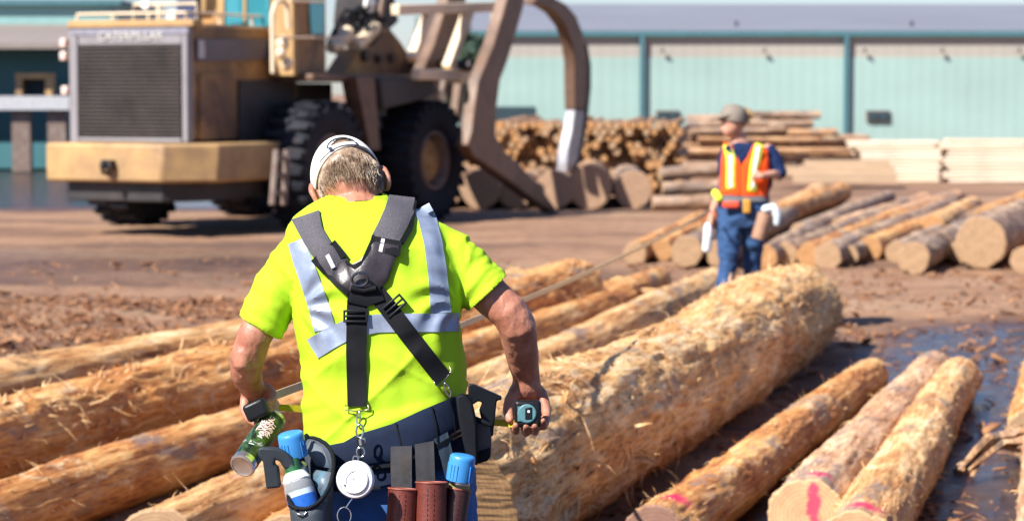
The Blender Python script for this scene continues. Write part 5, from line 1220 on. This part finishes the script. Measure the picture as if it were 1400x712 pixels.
# sliding buckles
def loopmesh(mb, pts, r, n=8): mb.tube(pts + [pts[0], pts[1]], r, n, caps=False)
def surf(px, py, off=0.0, bv=None):
    r = ray(px, py); L_ = r.length; h = (bv or sb).ray_cast(CAM, r / L_); d = h[3] / L_ if h[0] else 5.78; return P(px, py, d - off)
for (C, ang) in (((486, 432), 0), ((539, 418), -50)):
    mb = MB(); a = radians(ang); ux = RT * cos(a) - UP * sin(-a) * -1 if False else RT * cos(a) + UP * sin(a) * -1 * -1; uy = FW.cross(ux) * -1; c_ = surf(*C, .012)
    ux = (RT * cos(a) - UP * sin(a) * -1).normalized() if ang == 0 else (RT * .76 + UP * .65).normalized(); uy = FW.cross(ux).normalized()
    for k in (-1, 0, 1): mb.box(c_ + uy * k * .0125 - FW * .001, (.057, .007, .0055), ax=(ux, FW, uy))
    for k in (-1, 1): mb.box(c_ + ux * k * .0268 - FW * .001, (.005, .0068, .0305), ax=(ux, FW, uy))
    mb.build('slide_buckle', M_black, belt, bevel=.0015)
# D ring
c_ = surf(492, 382, .028); mb = MB(); loopmesh(mb, [c_ + RT * .019 * cos(t) + UP * .016 * sin(t) - FW * .004 * sin(t) for t in [2 * pi * k / 20 for k in range(20)]], .0036); mb.build('ring', plain('gunmetal', (.12, .12, .13), .25, .9), belt)
mb = MB(); c2 = surf(497, 394, .018); mb.tube([c2 - RT * .03, c2 - UP * .006, c2 + RT * .03], .008, 10); mb.build('ring_keeper', M_nylon, belt)
# metal end loops and snap hooks
M_chrome = plain('chrome', (.62, .6, .58), .18, 1, 40, .2, 0); M_chromed = plain('tarnished_chrome', (.36, .31, .24), .3, 1, 40, .3, 0)
def wire(pts, r, name, mat=M_chromed, parent=None, n=8): mb = MB(); mb.tube(pts, r, n); return mb.build(name, mat, parent or belt, sm=True)
def sp(px, py, off): return surf(px, py, off)
wire([sp(473, 553, .008), sp(472, 560, .010), sp(489, 562, .013), sp(504, 560, .010), sp(503, 553, .008)], .0017, 'end_loop')
wire([sp(614, 499, .008), sp(617, 507, .010), sp(606, 523, .013), sp(596, 527, .010), sp(592, 519, .008)], .0017, 'end_loop')
def oval(c, ux, uy, a, b_, n=18): return [c + ux * a * cos(2 * pi * k / n) + uy * b_ * sin(2 * pi * k / n) for k in range(n + 2)]
wire(oval(sp(490, 572, .016), RT * .6 - FW * .8, UP, .007, .018), .0024, 'snap_hook', M_chrome)
def hp(px, py, off): return P(px, py, 5.735 - off)
wire(oval(hp(492, 589, .01), RT, UP, .0085, .016), .0026, 'snap_hook', M_chrome)
wire([hp(487, 596, .01), hp(498, 600, .012), hp(500, 606, .012)], .003, 'hook_gate', M_chrome)
wire(oval(hp(493, 618, .012), RT, UP, .0095, .0115), .0025, 'split_ring', M_chrome)
mb = MB(); mb.tube([hp(492, 600, .01), hp(493, 608, .01)], .0048, 10); mb.build('swivel', M_chrome, belt)
wire(oval(sp(612, 533, .014), (RT * .8 + UP * .3), (UP * .85 - RT * .35).normalized(), .006, .018), .0025, 'snap_hook', M_chromed)
wire(oval(sp(619, 546, .016), (FW * .7 + RT * .5), (UP * .85 - RT * .35).normalized(), .006, .013), .0025, 'snap_hook', M_chromed)
# belt pad
hipm = MB(); hipm.loft([rg(426, 646, 540, .06, .150), rg(414, 651, 580, .055, .165), rg(408, 655, 630, .055, .175), rg(408, 658, 680, .055, .182), rg(408, 660, 720, .055, .182)], 48, 2.3); hb = bvh_of(hipm.mesh('h'))
M_navy = plain('navy_padded_cloth', (.009, .016, .038), .8, 0, 12, .3, .5, .0012, bscale=700, spec=.15)
def hd(A, B, th, name, mat, n=24, m=8, base=.001, puff=0, parent=None, smz=2): return drape(hb, A, B, th, n, m, base, puff, smz=smz).build(name, mat, parent or belt, sm='auto')
tops = [(412, 596), (440, 610), (470, 604), (487, 594), (536, 579), (577, 560), (618, 543), (640, 538)]
bots = [(412, 632), (440, 636), (470, 636), (500, 634), (540, 629), (585, 611), (622, 590), (644, 578)]
hd(tops, bots, .010, 'belt_pad', M_navy, n=60, puff=.008)
for (a, b_) in (((487, 594), (492, 634)), ((541, 578), (549, 627)), ((590, 556), (598, 604)), ((614, 545), (622, 590))): hd(*band([a, ((a[0] + b_[0]) / 2 + 2, (a[1] + b_[1]) / 2), b_], 2), .0195, 'quilt_seam', M_nylon, n=14, m=2)
hd([(x, y + 3) for x, y in bots], [(x, y + 8) for x, y in bots], .020, 'belt_piping', M_nylon, n=60, m=2)
hd([(412, 636), (470, 641), (520, 638), (560, 628), (600, 612), (644, 588)], [(412, 664), (470, 668), (520, 664), (560, 656), (600, 640), (648, 618)], .008, 'waist_belt', M_navy, n=50)
hd([(412, 664), (470, 668), (520, 664)], [(412, 668), (470, 672), (520, 668)], .014, 'belt_piping', M_nylon, n=30, m=2)
# webbing flaps and red brown holsters
M_flap = plain('worn_grey_webbing', (.055, .055, .06), .85, 0, 18, .4, .6, .0015, bscale=600, spec=.2, dirt=((.085, .068, .055), .54)); M_flapB = plain('blue_grey_webbing', (.03, .055, .085), .8, 0, 18, .3, .6, .0015, bscale=600)
hd([(534, 610), (534, 640), (535, 668)], [(563, 609), (563, 640), (563, 668)], .012, 'flap', M_flap, n=14, base=.012)
hd([(567, 607), (568, 632), (569, 662)], [(593, 602), (594, 630), (595, 660)], .012, 'flap', M_flap, n=14, base=.012)
hd([(593, 600), (602, 625), (609, 654)], [(612, 590), (618, 615), (624, 640)], .010, 'flap', M_flapB, n=14, base=.008)
M_leath = plain('red_brown_leather', (.12, .022, .014), .5, 0, 16, .4, .5, .002, bscale=220, dirt=((.05, .018, .014), .5)); M_leathL = plain('red_leather_rim', (.26, .065, .04), .55, 0, 30, .3); M_leathD = plain('dark_oxblood_leather', (.04, .011, .011), .5, 0, 14, .3, .4, .002)
def holster(cx, cy, r, x2, y2, r2, mat, dep, label=None):
    c = P(cx, cy, dep); e = P(x2, y2, dep - .01); ax_ = (e - c).normalized(); R0, R1 = r * dep / FPX, r2 * dep / FPX; L_ = (e - c).length
    mb = MB(); mb.lathe([(R0, 0), (R0 * .99, L_ * .3), (R1, L_), (R1 * .9, L_), (R0 * .86, .01), (R0 * .86, L_ * .5), (0, L_ * .6)], c, (ax_ + FW * -.0).normalized(), 30); o = mb.build('holster', mat, belt)
    ax2 = ax_.orthogonal().normalized(); ay2 = ax_.cross(ax2); mb = MB(); loopmesh(mb, [c + (ax2 * cos(t) + ay2 * sin(t)) * R0 for t in [2 * pi * k / 28 for k in range(28)]], .0022); mb.build('rim', M_leathL, o)
    mb = MB(); 
    for k in range(14):
        for s in (-1, 1):
            a_ = c.lerp(e, .08 + k * .06) + RT * s * R0 * .2 - FW * (R0 * .985); mb.box(a_, (.0012, .0016, .006))
    mb.build('stitching', M_leathD, o); return o, c, ax_
DH = 5.69
holster(552, 668, 21, 545, 770, 23, M_leath, DH); holster(590, 659, 21.5, 588, 770, 22, M_leath, DH)
_, hc3, ha3 = holster(627, 668, 17, 612, 770, 18, M_leathD, 5.72)
# left pouch: open bag with black trim
M_bag = plain('slate_blue_canvas', (.032, .045, .062), .7, 0, 14, .45, .5, .002, bscale=300, dirt=((.20, .24, .28), .56)); M_bagin = plain('scuffed_inner_vinyl', (.12, .14, .165), .45, 0, 10, .5, .4, .002, dirt=((.10, .28, .42), .50))
DPc = 5.66
rimp = [(396, 690, 5.60), (408, 696, 5.58), (424, 695, 5.57), (438, 686, 5.58), (450, 668, 5.60), (456, 648, 5.63), (457, 626, 5.68), (452, 611, 5.72), (438, 600, 5.76), (420, 596, 5.78), (410, 604, 5.78), (404, 622, 5.76), (396, 650, 5.70), (393, 674, 5.64)]
rim = [P(*q) for q in rimp]; low = [P(424 + (q[0] - 424) * .78 + 6, 790 + (q[1] - 650) * .15, q[2] + .01) for q in rimp]; n_r = len(rim)
mb = MB(); mb.add(rim + [a.lerp(b_, .5) - FW * .012 for a, b_ in zip(rim, low)] + low, [(k, (k + 1) % n_r, n_r + (k + 1) % n_r, n_r + k) for k in range(n_r)] + [(n_r + k, n_r + (k + 1) % n_r, 2 * n_r + (k + 1) % n_r, 2 * n_r + k) for k in range(n_r)] + [tuple(range(2 * n_r, 3 * n_r))])
pouch = mb.build('pouch', M_bag, belt, sm=True); q_ = pouch.modifiers.new('u', 'SUBSURF'); q_.levels = q_.render_levels = 2; q_ = pouch.modifiers.new('s', 'SOLIDIFY'); q_.thickness = .004
mb = MB(); loopmesh(mb, rim, .0056, 10); o = mb.build('pouch_trim', M_nylon, pouch, sm=True); q_ = o.modifiers.new('u', 'SUBSURF'); q_.levels = q_.render_levels = 1
mb = MB(); mb.add([P(424, 602, 5.765), P(454, 618, 5.725), P(455, 640, 5.70), P(432, 636, 5.72), P(418, 615, 5.76)], [(0, 1, 2, 3, 4)]); mb.build('inner_flap', M_bagin, pouch).modifiers.new('s', 'SOLIDIFY').thickness = .003
mb = MB(); mb.add([P(430, 642, 5.70), P(454, 646, 5.67), P(452, 664, 5.65), P(440, 680, 5.64), P(427, 652, 5.69)], [(0, 1, 2, 3, 4)]); mb.build('inner_pocket', M_bagin, pouch).modifiers.new('s', 'SOLIDIFY').thickness = .003
wire([P(403, 699, 5.575), P(410, 703, 5.57), P(418, 702, 5.57), P(418, 698, 5.57)], .0022, 'pouch_ring', M_chrome, pouch)
mb = MB(); mb.tube([P(412, 640, 5.74), P(411, 615, 5.74), P(415, 600, 5.74), P(421, 594, 5.75)], [.006, .008, .008, .006], 8, flat=.5); mb.build('pouch_strap', M_nylon, pouch)
# right side: black clip panel and holster with the marking gun
DG = 5.80
mb = MB(); mb.prism([P(*q, DG - .06) for q in ((623, 541), (634, 538), (645, 548), (652, 578), (654, 636), (640, 634), (632, 600), (626, 570))], FW * .05); mb.build('side_panel', M_nylon, belt, bevel=.006)
mb = MB(); mb.prism([P(*q, DG - .02) for q in ((647, 572), (669, 580), (672, 602), (671, 622), (668, 628), (652, 632))], FW * .06); gh_ = mb.build('gun_holster', plain('mauve_brown_vinyl', (.06, .045, .05), .6, 0, 12, .3), belt, bevel=.006)
mb = MB(); mb.prism([P(*q, DG - .028) for q in ((652, 618), (671, 611), (671, 624), (666, 630), (652, 634))], FW * .075); mb.build('holster_base', M_nylon, gh_, bevel=.004)
mb = MB(); mb.tube([P(648, 571, DG - .03), P(660, 576, DG - .035), P(670, 581, DG - .03)], .006, 8); mb.build('holster_trim', M_nylon, gh_)
# ================================================================ things carried in the belt or in the hands
# white reel
rc = P(486, 655, 5.60); rn = (FW * -1 + RT * -.12 + UP * .06).normalized(); M_wht = plain('white_painted_metal', (.80, .80, .82), .3, 0, 10, .06, .1, .0006)
reel = empty('retractable_reel', rc, 'round white retractable reel hanging by a snap hook at the back of the belt', 'key reel')
mb = MB(); R_ = 26 * 5.6 / FPX; mb.lathe([(0, -.012), (R_ * .9, -.012), (R_, -.006), (R_, .006), (R_ * .93, .011), (R_ * .78, .013), (R_ * .74, .0165), (R_ * .70, .018), (0, .019)], rc, rn, 48); mb.build('reel_case', M_wht, reel)
mb = MB(); x_, y_ = RT, UP
for t in (0, 1): rr = R_ * (.82, .45)[t]; loopmesh(mb, [rc + rn * (.0128, .0186)[t] + (x_ * cos(k * pi / 20) + y_ * sin(k * pi / 20)) * rr for k in range(40)], .0008, 6)
mb.build('groove', plain('grey_groove', (.4, .4, .42), .4), reel)
for dx, dy in ((0, .002), (.006, -.016), (-.022, -.012)): mb = MB(); c_ = rc + RT * dx + UP * dy + rn * .0185; mb.ell(c_, .0028, .002, .0028, 10, 8); mb.build('screw', M_chrome, reel)
mb = MB(); loopmesh(mb, [rc + UP * (R_ + .004) + (RT * .006 * cos(k * pi / 8) + UP * .007 * sin(k * pi / 8)) for k in range(16)], .0016, 6); mb.build('top_eye', M_chrome, reel)
mb = MB(); mb.tube([rc - UP * R_ * .96 - RT * .006, rc - UP * (R_ + .012) - RT * .016, rc - UP * (R_ + .020) - RT * .021], .0022, 8); loopmesh(mb, oval(rc - UP * (R_ + .040) - RT * .026, RT, UP, .016, .020)[:18], .0016); mb.build('wire_clip', M_chrome, reel)
# cans
def can(name, base, axis, r, length, mats, label, capm=None, caplen=.04, text=None, parts=True):
    root = empty(name, base, label, 'spray can'); body_m, lab_m = mats; axis = axis.normalized()
    mb = MB(); mb.lathe([(0, .004), (r * .72, .002), (r * .84, -.001), (r * .97, .001), (r, .005), (r * .96, .009), (r * .96, length * .9), (r * .98, length * .92), (r * .8, length * .96), (r * .45, length), (0, length)], base, axis, 36); mb.build('can_body', body_m, root)
    mb = MB(); mb.lathe([(r * .965, length * .10), (r * .975, length * .10), (r * .975, length * .88), (r * .965, length * .88)], base, axis, 36); mb.build('label_wrap', lab_m, root)
    return root
M_can = plain('tinned_steel', (.62, .60, .60), .25, .9, 20, .2, .05)
labm, nt, b = newmat('green_marbled_label'); v = objco(nt); f = noise_n(nt, v, 22, 5, .6, 1.2)
c = ramp(nt, f, [(.36, (.006, .01, .008)), (.48, (.012, .03, .015)), (.54, (.05, .12, .03)), (.60, (.015, .02, .015)), (.66, (.45, .48, .46)), (.72, (.03, .06, .04)), (.8, (.10, .14, .3))]); nt.links.new(c, b.inputs['Base Color']); b.inputs['Roughness'].default_value = .3
cb = P(331, 637, 5.87); ct = P(378, 568, 6.03); cax = (ct - cb).normalized(); CR = 18.2 * 5.95 / FPX; CL = (ct - cb).length
can1 = can('spray_can', cb, cax, CR, CL, (M_can, labm), 'tin marking paint can with green and red label held upside down in the left hand')
# wrapped lettering
side = (cax.cross(FW)).normalized(); 
if side.dot(RT) < 0: side = -side
outv = (cax.cross(side)).normalized(); outv = -outv if outv.dot(FW) > 0 else outv
def wrap(txt, size, h, th0, mat, root, base, ax_, R0, sx, ox, flip=1):
    tm = text_mesh(txt, size, .0004)
    for vv in tm.vertices:
        q = vv.co.copy(); hh = h + q.x * flip; th = th0 - q.y * flip / R0
        vv.co = base + ax_ * hh + (ox * cos(th) + sx * sin(th)) * (R0 * .977 + .0006 + q.z)
    tm.update(); return link('lettering', tm, mat, root)
M_pinkt = plain('pink_white_print', (.85, .55, .55), .4, 0, 30, .1, 0)
for k, t_ in enumerate(('TREE', 'MARKING', 'PAINT')): wrap(t_, .019, CL * .60, -.05 + .42 * (k - 1), M_pinkt, can1, cb, cax, CR, side, outv)
mb = MB(); rr = random.Random(3)
wrap('1', .02, CL * .25, -.3, plain('pale_print', (.6, .66, .78), .4), can1, cb, cax, CR, side, outv)
M_bluecap = plain('sky_blue_plastic', (.045, .25, .60), .38, 0, 8, .08, .15, .0006); M_bluecap2 = M_bluecap
def bluecap(c, ax_, r, h, root):
    x = ax_.orthogonal().normalized(); y = ax_.cross(x); mb = MB(); mb.lathe([(r, 0), (r * 1.01, .003), (r * .97, h * .85), (r * .93, h * .96), (r * .85, h), (r * .45, h + .0015), (0, h + .001)], c, ax_, 40)
    for k in range(24):
        if k % 6 < 3: a = 2 * pi * k / 24; d = x * cos(a) + y * sin(a); t = ax_.cross(d); mb.box(c + d * r * .985 + ax_ * h * .35, (.004, .0022, h * .6), ax=(d, t, ax_))
    return mb.build('cap', M_bluecap, root, sm='auto')
c1 = P(405, 636, 5.70); a1 = (P(397, 590, 5.70) - c1).normalized(); a1 = (a1 - FW * .18).normalized()
can2 = can('spray_can', P(419, 712, 5.72), (c1 - P(419, 712, 5.72)).normalized(), .0285, (c1 - P(419, 712, 5.72)).length + .01, (M_can, plain('grey_label', (.22, .28, .36), .4)), 'spray can with a blue cap standing in the left pouch behind the bottle')
bluecap(P(403, 624, 5.69), a1, 18.5 * 5.69 / FPX, 34 * 5.69 / FPX, can2)
wrap('2', .02, 0, 0, M_pinkt, can2, P(404, 632, 5.665), a1, .02, RT, -FW).hide_render = True
bpy.data.objects.remove([o for o in can2.children if o.name.startswith('lettering')][0])
a3 = (ha3 * -1 - FW * .16).normalized()
can3 = can('spray_can', hc3 + ha3 * .10, (ha3 * -1), .0255, .125, (M_can, plain('olive_label', (.22, .20, .07), .35, 0, 60, .7)), 'spray can with a sky blue cap in the dark right holster')
bluecap(P(628, 656, 5.705), a3, 18.3 * 5.7 / FPX, 35 * 5.7 / FPX, can3)
# bottle with ice water
def clearmat(name, col, ior=1.06, rough=.03):
    m, nt, b = newmat(name); b.inputs['Base Color'].default_value = col + (1,); b.inputs['Alpha'].default_value = .22; b.inputs['Specular IOR Level'].default_value = 1.0; b.inputs['Roughness'].default_value = rough; b.inputs['IOR'].default_value = ior
    bump(nt, noise_n(nt, objco(nt), 40, 3), b, .5, .004); return m
bb0 = P(424, 716, 5.64); bt0 = P(398, 632, 5.66); bax = (bt0 - bb0).normalized(); bottle = empty('water_bottle', bb0, 'clear plastic water bottle with blue label and green neck band in the left pouch', 'bottle'); BR = 21 * 5.65 / FPX; BL = (bt0 - bb0).length
mb = MB(); mb.lathe([(0, 0), (BR, .002), (BR, BL * .30), (BR * .96, BL * .33), (BR, BL * .37), (BR, BL * .58), (BR * .9, BL * .70), (BR * .62, BL * .80), (BR * .42, BL * .84), (BR * .40, BL * .92)], bb0, bax, 36); mb.build('bottle_body', clearmat('clear_bottle_plastic', (.92, .97, 1.0)), bottle)
mb = MB(); mb.lathe([(0, 0.004), (BR * .9, .004), (BR * .9, BL * .55), (0, BL * .56)], bb0, bax, 24); mb.build('ice_water', plain('icy_water', (.55, .72, .88), .12, 0, 60, .5, .8, .006), bottle)
mb = MB(); mb.lathe([(BR * 1.005, BL * .22), (BR * 1.012, BL * .22), (BR * 1.012, BL * .46), (BR * 1.005, BL * .46)], bb0, bax, 36); lw = mb.build('label_wrap', plain('royal_blue_label', (.02, .12, .50), .3, 0, 50, .3), bottle)
mb = MB(); mb.lathe([(BR * .6, BL * .80), (BR * .72, BL * .76), (BR * .9, BL * .69), (BR * .95, BL * .72), (BR * .7, BL * .83), (BR * .5, BL * .86)], bb0, bax, 30); mb.build('crumpled_wrap', plain('white_foam_wrap', (.8, .82, .84), .5, 0, 60, .2, .9, .006), bottle)
mb = MB(); mb.lathe([(BR * .52, BL * .84), (BR * .54, BL * .84), (BR * .54, BL * 1.04), (BR * .42, BL * 1.05), (0, BL * 1.05)], bb0, bax, 30); mb.build('cap', plain('dark_green_band', (.03, .12, .05), .35, 0, 160, .7), bottle)
mb = MB(); mb.lathe([(BR * .55, BL * .83), (BR * .57, BL * .83), (BR * .57, BL * .86), (BR * .55, BL * .86)], bb0, bax, 30); mb.build('neck_ring', plain('bright_green', (.1, .5, .12), .35), bottle)
# grey marking gun hooked over the pouch on the left
M_slate = plain('slate_grey_plastic', (.022, .028, .036), .5, 0, 20, .2, .3, .001, spec=.25)
mb = MB(); mb.prism([P(*q, 5.64) for q in ((352, 613), (356, 611), (378, 612), (390, 617), (400, 626), (405, 638), (398, 642), (388, 640), (382, 630), (376, 628), (374, 634), (380, 638), (383, 666), (364, 668), (359, 630), (353, 624))], FW * .035)
g_ = mb.build('marking_gun', M_slate, bevel=.005, seg=3); tag(rebase(g_), 'slate grey pistol grip marking gun hanging left of the blue label bottle', 'marking gun')
# black marking gun on the right hip
mb = MB(); mb.prism([P(*q, 5.80) for q in ((640, 525), (648, 525), (686, 542), (686, 547), (680, 547), (679, 550), (674, 596), (668, 598), (660, 582), (655, 560), (659, 550), (654, 548), (648, 552), (640, 553))], FW * .035)
g_ = mb.build('marking_gun', plain('glossy_black_plastic', (.007, .008, .011), .35, spec=.2), bevel=.004, seg=3); tag(rebase(g_), 'black angular marking gun grip sticking out behind the right hip', 'marking gun')
# tape measure in the right hand
tc = P(721.5, 565, 5.96); tp = empty('tape_measure', tc, 'square black tape measure with teal face held in the right hand', 'tape measure')
mb = MB(); h_ = 18.5 * 5.96 / FPX; mb.box(tc, (h_ * 2, .038, h_ * 2), ax=(RT, FW, UP)); mb.build('case', M_black, tp, bevel=.010, seg=4)
mb = MB(); mb.lathe([(0, 0), (.0235, 0), (.0235, .003), (.021, .005), (0, .005)], tc - FW * .019 + UP * .001 - RT * .002, -FW, 36)
mb.box(tc - FW * .0205 - RT * .017 + UP * .001, (.016, .004, .036), ax=(RT, FW, UP)); mb.build('face', plain('teal_grey_face', (.09, .22, .25), .4, 0, 40, .15), tp)
mb = MB(); mb.box(tc - FW * .0245 + RT * .002 + UP * .002, (.017, .003, .029), ax=((RT + UP * .08).normalized(), FW, UP)); mb.build('sticker', M_black, tp, bevel=.003)
mb = MB(); mb.lathe([(.0022, 0), (.0034, 0), (.0034, .0006), (.0022, .0006)], tc - FW * .0262 + RT * .002 + UP * .007, -FW, 16); mb.build('print', plain('pale_print', (.6, .66, .78), .4), tp)
# its yellow blade, drawn in front of him to the left hand
mb = MB(); A_ = P(703, 579, 5.98); B_ = P(372, 556, 6.12); mb.box(P(690, 579, 5.975), (.03, .004, .014)) if False else None
pts = [A_.lerp(B_, t) + FW * (.16 * sin(pi * t)) - UP * .01 * sin(pi * t) for t in [k / 12 for k in range(13)]]
mb.tube(pts, .0085, 8, flat=.12 if False else None) if False else None
for p0, p1 in zip(pts, pts[1:]): t = (p1 - p0); mb.box((p0 + p1) / 2, (t.length * 1.02, .0012, .017), ax=(t.normalized(), t.normalized().cross(UP).normalized(), UP))
mb.build('blade', plain('yellow_tape_blade', (.62, .55, .03), .4, 0, 200, .3), tp)
# small black tape case in the left hand
lc = P(350.5, 560, 5.975); lt_ = empty('log_tape', lc, 'black logger tape case in the left hand with its long pale blade', 'log tape')
mb = MB(); q1 = (RT * .9 + UP * .42).normalized(); q2 = FW.cross(q1).normalized(); mb.box(lc, (.058, .040, .046), ax=(q1, FW, q2)); mb.build('case', M_black, lt_, bevel=.010, seg=4)
# the pale blade running to the woman
a0 = P(374, 541, 6.10); a1_ = P(972, 287, 18.7); mb = MB(); pts = []
for k in range(61): t = k / 60; p = a0.lerp(a1_, t); p = p - UP * .10 * 4 * t * (1 - t) * .5; pts.append(p)
for k, (p0, p1) in enumerate(zip(pts, pts[1:])): t = (p1 - p0).normalized(); s_ = (UP * 1.0 + RT * .15).normalized(); s_ = (s_ - t * s_.dot(t)).normalized(); mb.box((p0 + p1) / 2, ((p1 - p0).length * 1.01, .0022, .023), ax=(t, t.cross(s_), s_))
mb.build('blade', plain('pale_straw_tape', (.66, .56, .36), .5, 0, 8, .12, .1), lt_)
